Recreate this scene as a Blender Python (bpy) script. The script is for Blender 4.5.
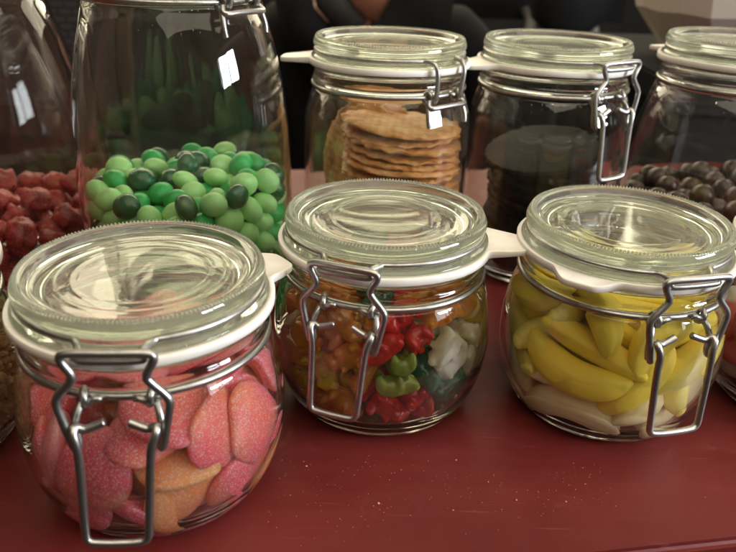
import bpy, bmesh, math, random
from math import sin, cos, pi, sqrt, radians
from mathutils import Vector, Matrix, Quaternion, noise

for _o in list(bpy.data.objects):
    bpy.data.objects.remove(_o)
SC = bpy.context.scene
COL = SC.collection
CM = 0.01                                   # everything below is written in centimetres

# ---------------------------------------------------------------- camera
cam_d = bpy.data.cameras.new('camera')
cam = bpy.data.objects.new('camera', cam_d)
COL.objects.link(cam)
F_ = Vector((0.0, 0.90331997, -0.42896741))
R_ = Vector((0.99948212, 0.01380382, 0.0290681))
U_ = Vector((-0.03217918, 0.42874526, 0.90285215))
M = Matrix((R_, U_, -F_)).transposed().to_4x4()
M.translation = Vector((0, 0, 22.343))*CM
cam.matrix_world = M
cam_d.sensor_width = 36.0
cam_d.lens = 36.0*735.4/736.0
cam_d.clip_start = 0.01
cam_d.clip_end = 50
cam_d.dof.use_dof = True
cam_d.dof.focus_distance = 0.345
cam_d.dof.aperture_fstop = 12.0
SC.camera = cam

# ---------------------------------------------------------------- world, lamps, exposure
W = bpy.data.worlds.new('World')
SC.world = W
W.use_nodes = True
bg = W.node_tree.nodes['Background']
bg.inputs[0].default_value = (1.0, 0.76, 0.5, 1)
bg.inputs[1].default_value = 0.035

def area(name, loc, target, sx, sy, power, color, spread=180):
    L = bpy.data.lights.new(name, 'AREA')
    L.shape = 'RECTANGLE'; L.size = sx*CM; L.size_y = sy*CM
    L.energy = power; L.color = color; L.spread = radians(spread)
    o = bpy.data.objects.new(name, L); COL.objects.link(o)
    o.location = Vector(loc)*CM
    o.rotation_euler = (Vector(target)-Vector(loc)).to_track_quat('-Z', 'Y').to_euler()
    return o

WARM = (1.0, .86, .62)
COOL = (.86, .93, 1.0)
area('ceiling_lamp', (-20, 240, 120), (0, 35, 5), 170, 105, 21, (1, .88, .62))
area('ceiling_lamp', (135, 225, 120), (0, 35, 5), 105, 100, 11, (1, .89, .66))
area('ceiling_lamp', (-172, 205, 120), (0, 35, 5), 125, 100, 10, (1, .87, .60))
area('ceiling_light', (60, -40, 205), (30, 0, 0), 340, 260, 52, (1, .88, .70))  # added fill panel for general brightness, no known fixture
area('window_light', (150, 4, 50), (0, 35, 5), 30, 30, 12, COOL)
area('window_light', (146, -30, 50), (0, 35, 5), 30, 30, 12, COOL)
def bulb(loc, r, power, color):
    L = bpy.data.lights.new('bulb_light', 'POINT')
    L.energy = power; L.shadow_soft_size = r*CM; L.color = color
    o = bpy.data.objects.new('bulb_light', L); COL.objects.link(o); o.location = Vector(loc)*CM
for bx in range(7):
    bulb((-120+bx*45, 120-8*(bx % 3), 120+9*(bx % 2)), 2.2, .35, (1, .78, .45))
for bx in range(6):
    bulb((-90+bx*42, -70-12*(bx % 2), 95+14*(bx % 3)), 1.6, .5, (1, .80, .5))

SC.view_settings.view_transform = 'Standard'
SC.view_settings.look = 'None'
SC.view_settings.exposure = 0.40
SC.view_settings.gamma = 1
SC.render.engine = 'CYCLES'
cy = SC.cycles
cy.max_bounces = 20; cy.transmission_bounces = 18; cy.glossy_bounces = 8; cy.diffuse_bounces = 4
cy.transparent_max_bounces = 16
cy.caustics_reflective = True; cy.caustics_refractive = True
cy.blur_glossy = 0.6
cy.sample_clamp_indirect = 6
cy.use_denoising = True
cy.denoiser = 'OPENIMAGEDENOISE'
cy.use_adaptive_sampling = False

# ---------------------------------------------------------------- helpers
def tag(o, label=None, cat=None, group=None, kind=None):
    if label: o['label'] = label
    if cat: o['category'] = cat
    if group: o['group'] = group
    if kind: o['kind'] = kind
    return o

def mesh_from(bm, mat, name, smooth=True, sharp=None):
    bmesh.ops.recalc_face_normals(bm, faces=bm.faces)
    for v in bm.verts:
        v.co *= CM
    me = bpy.data.meshes.new(name)
    bm.to_mesh(me); bm.free()
    if smooth:
        me.shade_smooth()
        if sharp:
            me.set_sharp_from_angle(angle=radians(sharp))
    if mat: me.materials.append(mat)
    return me

def obj(name, me, parent=None, loc=None, quat=None):
    o = bpy.data.objects.new(name, me); COL.objects.link(o)
    if parent is not None: o.parent = parent
    if loc is not None: o.location = Vector(loc)*CM
    if quat is not None:
        o.rotation_mode = 'QUATERNION'; o.rotation_quaternion = quat
    return o

def empty(name, loc, rz=0):
    o = bpy.data.objects.new(name, None); COL.objects.link(o)
    o.location = Vector(loc)*CM; o.rotation_euler = (0, 0, rz)
    o.empty_display_size = .02
    return o

def catmull(pts, sub=5, closed=False):
    P = [Vector(p) for p in pts]; n = len(P); out = []
    for i in range(n if closed else n-1):
        p0 = P[(i-1) % n] if (closed or i > 0) else P[0]*2-P[1]
        p1 = P[i]; p2 = P[(i+1) % n]
        p3 = P[(i+2) % n] if (closed or i+2 < n) else p2*2-p1
        for k in range(sub):
            t = k/sub
            out.append(.5*((2*p1)+(p2-p0)*t+(2*p0-5*p1+4*p2-p3)*t*t+(3*p1-p0-3*p2+p3)*t**3))
    if not closed: out.append(P[-1].copy())
    return out

def chaikin(pts, it=3, closed=False, k=.25):
    P = [Vector(p) for p in pts]
    for _ in range(it):
        Q = []
        n = len(P)
        rng = range(n if closed else n-1)
        if not closed: Q.append(P[0])
        for i in rng:
            a, b = P[i], P[(i+1) % n]
            Q.append(a.lerp(b, k)); Q.append(a.lerp(b, 1-k))
        if not closed: Q.append(P[-1])
        P = Q
    return P

def tube(bm, pts, r, closed=False, n=10, flat_end=True):
    P = [Vector(p) for p in pts]
    m = len(P)
    T = []
    for i in range(m):
        a = P[(i-1) % m] if (closed or i > 0) else P[0]
        b = P[(i+1) % m] if (closed or i < m-1) else P[-1]
        T.append((b-a).normalized())
    nrm = T[0].orthogonal().normalized()
    rings = []
    for i in range(m):
        nrm = (nrm-T[i]*nrm.dot(T[i])).normalized()
        bi = T[i].cross(nrm)
        rings.append([bm.verts.new(P[i]+(nrm*cos(2*pi*k/n)+bi*sin(2*pi*k/n))*r) for k in range(n)])
    if closed:   # find best twist match
        best = min(range(n), key=lambda s: sum((rings[-1][k].co-rings[0][(k+s) % n].co).length for k in range(n)))
    for i in range(m-1):
        for k in range(n):
            bm.faces.new((rings[i][k], rings[i][(k+1) % n], rings[i+1][(k+1) % n], rings[i+1][k]))
    if closed:
        for k in range(n):
            bm.faces.new((rings[-1][k], rings[-1][(k+1) % n], rings[0][(k+1+best) % n], rings[0][(k+best) % n]))
    else:
        for rg, flip, t in ((rings[0], True, -T[0]), (rings[-1], False, T[-1])):
            c = bm.verts.new(sum((v.co for v in rg), Vector())/n+t*r*.25)
            for k in range(n):
                bm.faces.new((c, rg[(k+1) % n], rg[k]) if flip else (c, rg[k], rg[(k+1) % n]))

def lathe(bm, pts, n=128, fn=None, closed=True):
    """revolve a closed profile (r, z); r == 0 points become poles"""
    rings = []
    for (r, z) in pts:
        if r < 1e-5:
            rings.append(bm.verts.new((0, 0, z)))
        else:
            rg = []
            for i in range(n):
                a = 2*pi*i/n
                rr, zz = fn(r, z, a, i) if fn else (r, z)
                rg.append(bm.verts.new((rr*cos(a), rr*sin(a), zz)))
            rings.append(rg)
    m = len(rings)
    for j in range(m if closed else m-1):
        a, b = rings[j], rings[(j+1) % m]
        if isinstance(a, list) and isinstance(b, list):
            for i in range(n):
                bm.faces.new((a[i], a[(i+1) % n], b[(i+1) % n], b[i]))
        elif isinstance(a, list):
            for i in range(n): bm.faces.new((a[i], a[(i+1) % n], b))
        elif isinstance(b, list):
            for i in range(n): bm.faces.new((a, b[(i+1) % n], b[i]))

# ---------------------------------------------------------------- materials
def mat(name):
    m = bpy.data.materials.new(name); m.use_nodes = True
    nt = m.node_tree
    return m, nt, nt.nodes['Principled BSDF']

def noise_node(nt, scale, detail=4, rough=.5, coord='Object', dist=0):
    tc = nt.nodes.new('ShaderNodeTexCoord'); n = nt.nodes.new('ShaderNodeTexNoise')
    n.inputs['Scale'].default_value = scale; n.inputs['Detail'].default_value = detail
    n.inputs['Roughness'].default_value = rough; n.inputs['Distortion'].default_value = dist
    nt.links.new(tc.outputs[coord], n.inputs['Vector'])
    return n

def ramp(nt, src, stops):
    r = nt.nodes.new('ShaderNodeValToRGB')
    while len(r.color_ramp.elements) < len(stops): r.color_ramp.elements.new(.5)
    for e, (p, c) in zip(r.color_ramp.elements, stops):
        e.position = p; e.color = (*c, 1) if len(c) == 3 else c
    nt.links.new(src, r.inputs[0])
    return r

def bump(nt, b, src, strength, dist, prev=None):
    k = nt.nodes.new('ShaderNodeBump')
    k.inputs['Strength'].default_value = strength; k.inputs['Distance'].default_value = dist
    nt.links.new(src, k.inputs['Height'])
    if prev: nt.links.new(prev.outputs[0], k.inputs['Normal'])
    nt.links.new(k.outputs[0], b.inputs['Normal'])
    return k

def glass_mat(name, tint, wob=.35, density=0, film=(0, .03), fcol=(.8, .78, .7)):
    m = bpy.data.materials.new(name); m.use_nodes = True
    nt = m.node_tree
    nt.nodes.clear()
    out = nt.nodes.new('ShaderNodeOutputMaterial')
    g = nt.nodes.new('ShaderNodeBsdfGlass')
    g.inputs['Color'].default_value = (*tint, 1)
    g.inputs['IOR'].default_value = 1.5; g.inputs['Roughness'].default_value = 0.0
    # thin pale film: the lids' creamy reflection put into colour, plus dust and finger marks
    df = nt.nodes.new('ShaderNodeBsdfDiffuse'); df.inputs[0].default_value = (*fcol, 1)
    tl = nt.nodes.new('ShaderNodeBsdfTranslucent'); tl.inputs[0].default_value = (*fcol, 1)
    m0 = nt.nodes.new('ShaderNodeMixShader'); m0.inputs[0].default_value = .4
    nt.links.new(df.outputs[0], m0.inputs[1]); nt.links.new(tl.outputs[0], m0.inputs[2])
    fn_ = noise_node(nt, 34, 7, .68, dist=.8)
    fr = nt.nodes.new('ShaderNodeMapRange'); fr.inputs[1].default_value = .35; fr.inputs[2].default_value = .72
    fr.inputs[3].default_value = film[0]; fr.inputs[4].default_value = film[1]
    nt.links.new(fn_.outputs['Fac'], fr.inputs[0])
    m1 = nt.nodes.new('ShaderNodeMixShader'); nt.links.new(fr.outputs[0], m1.inputs[0])
    nt.links.new(g.outputs[0], m1.inputs[1]); nt.links.new(m0.outputs[0], m1.inputs[2])
    nt.links.new(m1.outputs[0], out.inputs['Surface'])
    n = noise_node(nt, 38, 1, .4)
    k = nt.nodes.new('ShaderNodeBump')
    k.inputs['Strength'].default_value = wob; k.inputs['Distance'].default_value = .0012
    nt.links.new(n.outputs['Fac'], k.inputs['Height']); nt.links.new(k.outputs[0], g.inputs['Normal'])
    if density:
        v = nt.nodes.new('ShaderNodeVolumeAbsorption')
        v.inputs['Color'].default_value = (.62, .86, .68, 1); v.inputs['Density'].default_value = density
        nt.links.new(v.outputs[0], out.inputs['Volume'])
    return m

M_GLASS = glass_mat('jar_glass', (.985, .985, .975), .30, film=(0, .012))
M_LID = glass_mat('lid_glass', (.955, .98, .935), .07, film=(.05, .15), fcol=(.80, .78, .68))

def steel_mat():
    m, nt, b = mat('spring_steel')
    b.inputs['Metallic'].default_value = 1
    n = noise_node(nt, 260, 4, .6)
    r = ramp(nt, n.outputs['Fac'], [(.3, (.34, .33, .315)), (.7, (.54, .525, .50))])
    nt.links.new(r.outputs[0], b.inputs['Base Color'])
    r2 = ramp(nt, n.outputs['Fac'], [(.3, (.42,)*3), (.75, (.30,)*3)])
    nt.links.new(r2.outputs[0], b.inputs['Roughness'])
    bump(nt, b, n.outputs['Fac'], .15, .0004)
    return m
M_STEEL = steel_mat()

def rubber_mat():
    m, nt, b = mat('gasket_rubber')
    n = noise_node(nt, 120, 4, .6)
    r = ramp(nt, n.outputs['Fac'], [(.3, (.80, .75, .68)), (.7, (.88, .84, .78))])
    nt.links.new(r.outputs[0], b.inputs['Base Color'])
    b.inputs['Roughness'].default_value = .5
    b.inputs['Subsurface Weight'].default_value = .15
    b.inputs['Subsurface Radius'].default_value = (.004, .003, .002)
    b.inputs['Subsurface Scale'].default_value = .5
    bump(nt, b, n.outputs['Fac'], .2, .0004)
    return m
M_RUBBER = rubber_mat()

def sugar_gum(name, ca, cb, sss=.7, grain=.5, rough=.36, sparkle=.45, nscale=45, grad=False, frost=.38):
    """translucent sugared gum: two related colours in soft patches, fine crystals on top"""
    m, nt, b = mat(name)
    n = noise_node(nt, nscale, 2, .5)
    src = n.outputs['Fac']
    if grad:      # each sweet runs from one colour to the other along its length
        t2 = nt.nodes.new('ShaderNodeTexCoord'); sx = nt.nodes.new('ShaderNodeSeparateXYZ'); nt.links.new(t2.outputs['Object'], sx.inputs[0])
        ma = nt.nodes.new('ShaderNodeMath'); ma.operation = 'MULTIPLY_ADD'; ma.inputs[1].default_value = 16
        nt.links.new(sx.outputs[1], ma.inputs[0]); nt.links.new(src, ma.inputs[2]); src = ma.outputs[0]
    r = ramp(nt, src, [(.45, ca), (.78, cb)] if grad else [(.38, ca), (.62, cb)])
    v = nt.nodes.new('ShaderNodeTexVoronoi'); v.inputs['Scale'].default_value = 1500
    tc = nt.nodes.new('ShaderNodeTexCoord'); nt.links.new(tc.outputs['Object'], v.inputs['Vector'])
    sp = nt.nodes.new('ShaderNodeMath'); sp.operation = 'LESS_THAN'; sp.inputs[1].default_value = .30*sparkle/.45
    nt.links.new(v.outputs['Distance'], sp.inputs[0])
    sep = nt.nodes.new('ShaderNodeSeparateColor'); nt.links.new(v.outputs['Color'], sep.inputs[0])
    gt = nt.nodes.new('ShaderNodeMath'); gt.operation = 'GREATER_THAN'; gt.inputs[1].default_value = .25
    nt.links.new(sep.outputs[0], gt.inputs[0])
    mu = nt.nodes.new('ShaderNodeMath'); mu.operation = 'MULTIPLY'
    nt.links.new(sp.outputs[0], mu.inputs[0]); nt.links.new(gt.outputs[0], mu.inputs[1])
    mx = nt.nodes.new('ShaderNodeMix'); mx.data_type = 'RGBA'
    nt.links.new(mu.outputs[0], mx.inputs['Factor']); nt.links.new(r.outputs[0], mx.inputs[6])
    mx.inputs[7].default_value = (.95, .86, .82, 1)
    fz = noise_node(nt, 700, 4, .8)
    fzr = nt.nodes.new('ShaderNodeMapRange'); fzr.inputs[1].default_value = .45; fzr.inputs[2].default_value = .75
    fzr.inputs[3].default_value = 0; fzr.inputs[4].default_value = frost
    nt.links.new(fz.outputs['Fac'], fzr.inputs[0])
    mx2 = nt.nodes.new('ShaderNodeMix'); mx2.data_type = 'RGBA'
    nt.links.new(fzr.outputs[0], mx2.inputs['Factor']); nt.links.new(mx.outputs[2], mx2.inputs[6]); mx2.inputs[7].default_value = (.98, .66, .60, 1)
    nt.links.new(mx2.outputs[2], b.inputs['Base Color'])
    b.inputs['Roughness'].default_value = rough
    b.inputs['Subsurface Weight'].default_value = sss
    b.inputs['Subsurface Radius'].default_value = (.014, .006, .005)
    b.inputs['Subsurface Scale'].default_value = .8
    b.inputs['Coat Weight'].default_value = .35; b.inputs['Coat Roughness'].default_value = .22
    f = noise_node(nt, 900, 3, .7)
    k = bump(nt, b, f.outputs['Fac'], grain, .0006)
    bump(nt, b, v.outputs['Distance'], grain*.5, .0004, k)
    return m

def gummy(name, c, trans=.62, rough=.12, dark=None):
    m, nt, b = mat(name)
    n = noise_node(nt, 120, 2, .5)
    d = dark or tuple(x*.7 for x in c)
    r = ramp(nt, n.outputs['Fac'], [(.3, d), (.7, c)])
    nt.links.new(r.outputs[0], b.inputs['Base Color'])
    b.inputs['Roughness'].default_value = rough
    b.inputs['IOR'].default_value = 1.40
    b.inputs['Transmission Weight'].default_value = trans
    b.inputs['Subsurface Weight'].default_value = .8
    b.inputs['Subsurface Radius'].default_value = (.008, .006, .004)
    b.inputs['Subsurface Scale'].default_value = .5
    bump(nt, b, n.outputs['Fac'], .25, .0015)
    return m

def shell(name, c, c2=None, rough=.3, scale=90, bscale=300, bstr=.12, sss=.0, spec=.5, coat=0):
    m, nt, b = mat(name)
    n = noise_node(nt, scale, 4, .55)
    r = ramp(nt, n.outputs['Fac'], [(.3, c2 or tuple(x*.85 for x in c)), (.7, c)])
    nt.links.new(r.outputs[0], b.inputs['Base Color'])
    b.inputs['Roughness'].default_value = rough
    b.inputs['Specular IOR Level'].default_value = spec
    if sss:
        b.inputs['Subsurface Weight'].default_value = sss
        b.inputs['Subsurface Radius'].default_value = (.006, .005, .003)
        b.inputs['Subsurface Scale'].default_value = .4
    if coat:
        b.inputs['Coat Weight'].default_value = coat; b.inputs['Coat Roughness'].default_value = .12
    f = noise_node(nt, bscale, 3, .6)
    bump(nt, b, f.outputs['Fac'], bstr, .001)
    return m

# ---------------------------------------------------------------- candy shapes (centimetres)
def fbm(v, s, seed=0.0):
    return noise.noise(Vector((v[0]*s+seed, v[1]*s-seed, v[2]*s+2.3*seed)))

def bm_from_grid(rows, closed_u=True):
    """rows: list of rings (list of Vector); first and last rings are capped by a centre vertex"""
    bm = bmesh.new()
    vr = [[bm.verts.new(p) for p in r] for r in rows]
    n = len(rows[0])
    for a, b in zip(vr[:-1], vr[1:]):
        for i in range(n if closed_u else n-1):
            j = (i+1) % n
            bm.faces.new((a[i], a[j], b[j], b[i]))
    for r, flip in ((vr[0], True), (vr[-1], False)):
        c = bm.verts.new(sum((v.co for v in r), Vector())/n)
        for i in range(n):
            j = (i+1) % n
            bm.faces.new((c, r[j], r[i]) if flip else (c, r[i], r[j]))
    return bm

def shape_heart(seed=0, heart=0.6, size=1.0, thick=1.05):
    rnd = random.Random(seed)
    n = 40
    lev = [-.97, -.88, -.72, -.5, -.25, 0, .25, .5, .72, .88, .97]
    rows = []
    sx, sy = 1.55*size*rnd.uniform(.94, 1.06), 1.6*size*rnd.uniform(.94, 1.06)
    for L in lev:
        k = (1-abs(L)**1.7)**.62
        k = .10+.90*k
        ring = []
        for i in range(n):
            a = 2*pi*i/n
            hx = (16*sin(a)**3)/16.5
            hy = (13*cos(a)-5*cos(2*a)-2*cos(3*a)-cos(4*a)+2.2)/15.5
            ex, ey = sin(a), cos(a)
            x = (heart*hx+(1-heart)*ex)*sx*k
            y = (heart*hy+(1-heart)*ey)*sy*k
            v = Vector((x, y, L*thick/2*(1.0 if L > 0 else .8)))
            v += Vector((0, 0, .09*(x*x-y*y)/size**2*.3))
            v *= 1+.035*fbm(v, .8, seed*3.1+1)
            ring.append(v)
        rows.append(ring)
    return bm_from_grid(rows)

def shape_banana(seed=0, size=1.0):
    rnd = random.Random(seed)
    n, m = 18, 22
    Rb = 3.25*size*rnd.uniform(.95, 1.1); half = 0.88
    rows = []
    for j in range(m+1):
        t = j/m*2-1
        a = t*half
        r = .93*size*(1-abs(t)**2.6)**.6
        r = max(r, .24*size) if abs(t) < .999 else .15*size
        c = Vector((Rb*sin(a), Rb*(1-cos(a)), 0))
        nrm = Vector((-sin(a), cos(a), 0))
        ring = []
        for i in range(n):
            b = 2*pi*i/n
            cz, cr = sin(b), cos(b)
            # five soft facets, flat underside (z<0)
            rr = r*(1+.05*cos(5*b))
            z = rr*cz*(1.0 if cz > 0 else .62)
            ring.append(c+nrm*(rr*cr)+Vector((0, 0, z)))
        rows.append(ring)
    o = Vector((0, Rb*(1-cos(half))*.45, 0))
    for r in rows:
        for v in r:
            v -= o
            v *= 1+.02*fbm(v, .9, seed+.5)
    return bm_from_grid(rows)

def shape_lentil(seed=0, size=1.0):
    rnd = random.Random(seed)
    ax, ay, az = .98*size, .80*size*rnd.uniform(.95, 1.06), .60*size*rnd.uniform(.95, 1.1)
    n, m = 24, 14
    rows = []
    for j in range(1, m):
        ph = pi*j/m
        ring = []
        for i in range(n):
            a = 2*pi*i/n
            v = Vector((ax*sin(ph)*cos(a), ay*sin(ph)*sin(a), -az*cos(ph)))
            v *= 1+.03*fbm(v, 1.1, seed*2.7+4)
            ring.append(v)
        rows.append(ring)
    return bm_from_grid(rows)

def shape_chunk(seed=0, size=1.0):
    """rough sugared red gum: a puffy lump with five soft lobes"""
    rnd = random.Random(seed)
    n, m = 30, 18
    rows = []
    ph0 = rnd.uniform(0, 6)
    for j in range(1, m):
        ph = pi*j/m
        ring = []
        for i in range(n):
            a = 2*pi*i/n
            lobe = 1+.13*cos(5*a+ph0)*sin(ph)**2
            v = Vector((1.25*sin(ph)*cos(a)*lobe, 1.15*sin(ph)*sin(a)*lobe, -.95*cos(ph)))
            q = max(abs(v.x), abs(v.y), abs(v.z)*1.2)
            v *= (1-.35)+.35*1.15/max(q, .3)*1.0 if q > .01 else 1
            v *= size*(1+.26*fbm(v, 1.6, seed*1.9+2)+.10*fbm(v, 4.5, seed))
            ring.append(v)
        rows.append(ring)
    return bm_from_grid(rows)

def shape_ball(seed=0, size=1.0):
    n, m = 24, 14
    rows = []
    for j in range(1, m):
        ph = pi*j/m
        ring = []
        for i in range(n):
            a = 2*pi*i/n
            v = Vector((sin(ph)*cos(a), sin(ph)*sin(a), -cos(ph)))*.92*size
            v *= 1+.05*fbm(v, 1.0, seed*2.7+4)
            ring.append(v)
        rows.append(ring)
    return bm_from_grid(rows)

def shape_bear(seed=0, size=1.0):
    """one continuous gummy bear: torso, head, ears, muzzle, arms, legs melted together"""
    mb = bpy.data.metaballs.new('bear_meta')
    mb.resolution = .1; mb.render_resolution = .1; mb.threshold = .5
    def el(x, y, z, r, sx=1, sy=1, sz=1):
        e = mb.elements.new(type='ELLIPSOID')
        e.co = (x, y, z); e.radius = r*1.75
        e.size_x, e.size_y, e.size_z = sx, sy, sz
        e.stiffness = 2.0
    el(0, -.28, 0, .62, 1, 1.05, .75); el(0, .1, 0, .52, 1, 1, .75)
    el(0, .72, .06, .46, 1, .95, .85); el(0, .62, .38, .2)
    for s in (-1, 1):
        el(.34*s, 1.08, .02, .17); el(.5*s, .22, .3, .2, .8, .8, 1.3)
        el(.48*s, -.78, .3, .27, .85, .85, 1.3)
    ob = bpy.data.objects.new('bear_meta', mb)
    bpy.context.scene.collection.objects.link(ob)
    dg = bpy.context.evaluated_depsgraph_get(); dg.update()
    me = bpy.data.meshes.new_from_object(ob.evaluated_get(dg))
    bpy.data.objects.remove(ob); bpy.data.metaballs.remove(mb)
    bm = bmesh.new(); bm.from_mesh(me); bpy.data.meshes.remove(me)
    for v in bm.verts:
        v.co.z = max(v.co.z, -.3)
        v.co *= size*1.02
        v.co.z *= 1.25
    return bm

def shape_foam_berry(seed=0, size=1.0):
    """strawberry-shaped foam candy"""
    n, m = 24, 16
    rows = []
    for j in range(m+1):
        t = j/m
        z = -1.5+3.0*t
        r = 1.18*(sin(pi*min(1, (t*.93+.035)))**.55)*(1-.32*t)
        ring = [Vector((r*cos(2*pi*i/n), r*sin(2*pi*i/n)*.8, z))*size for i in range(n)]
        rows.append(ring)
    return bm_from_grid(rows)

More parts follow.
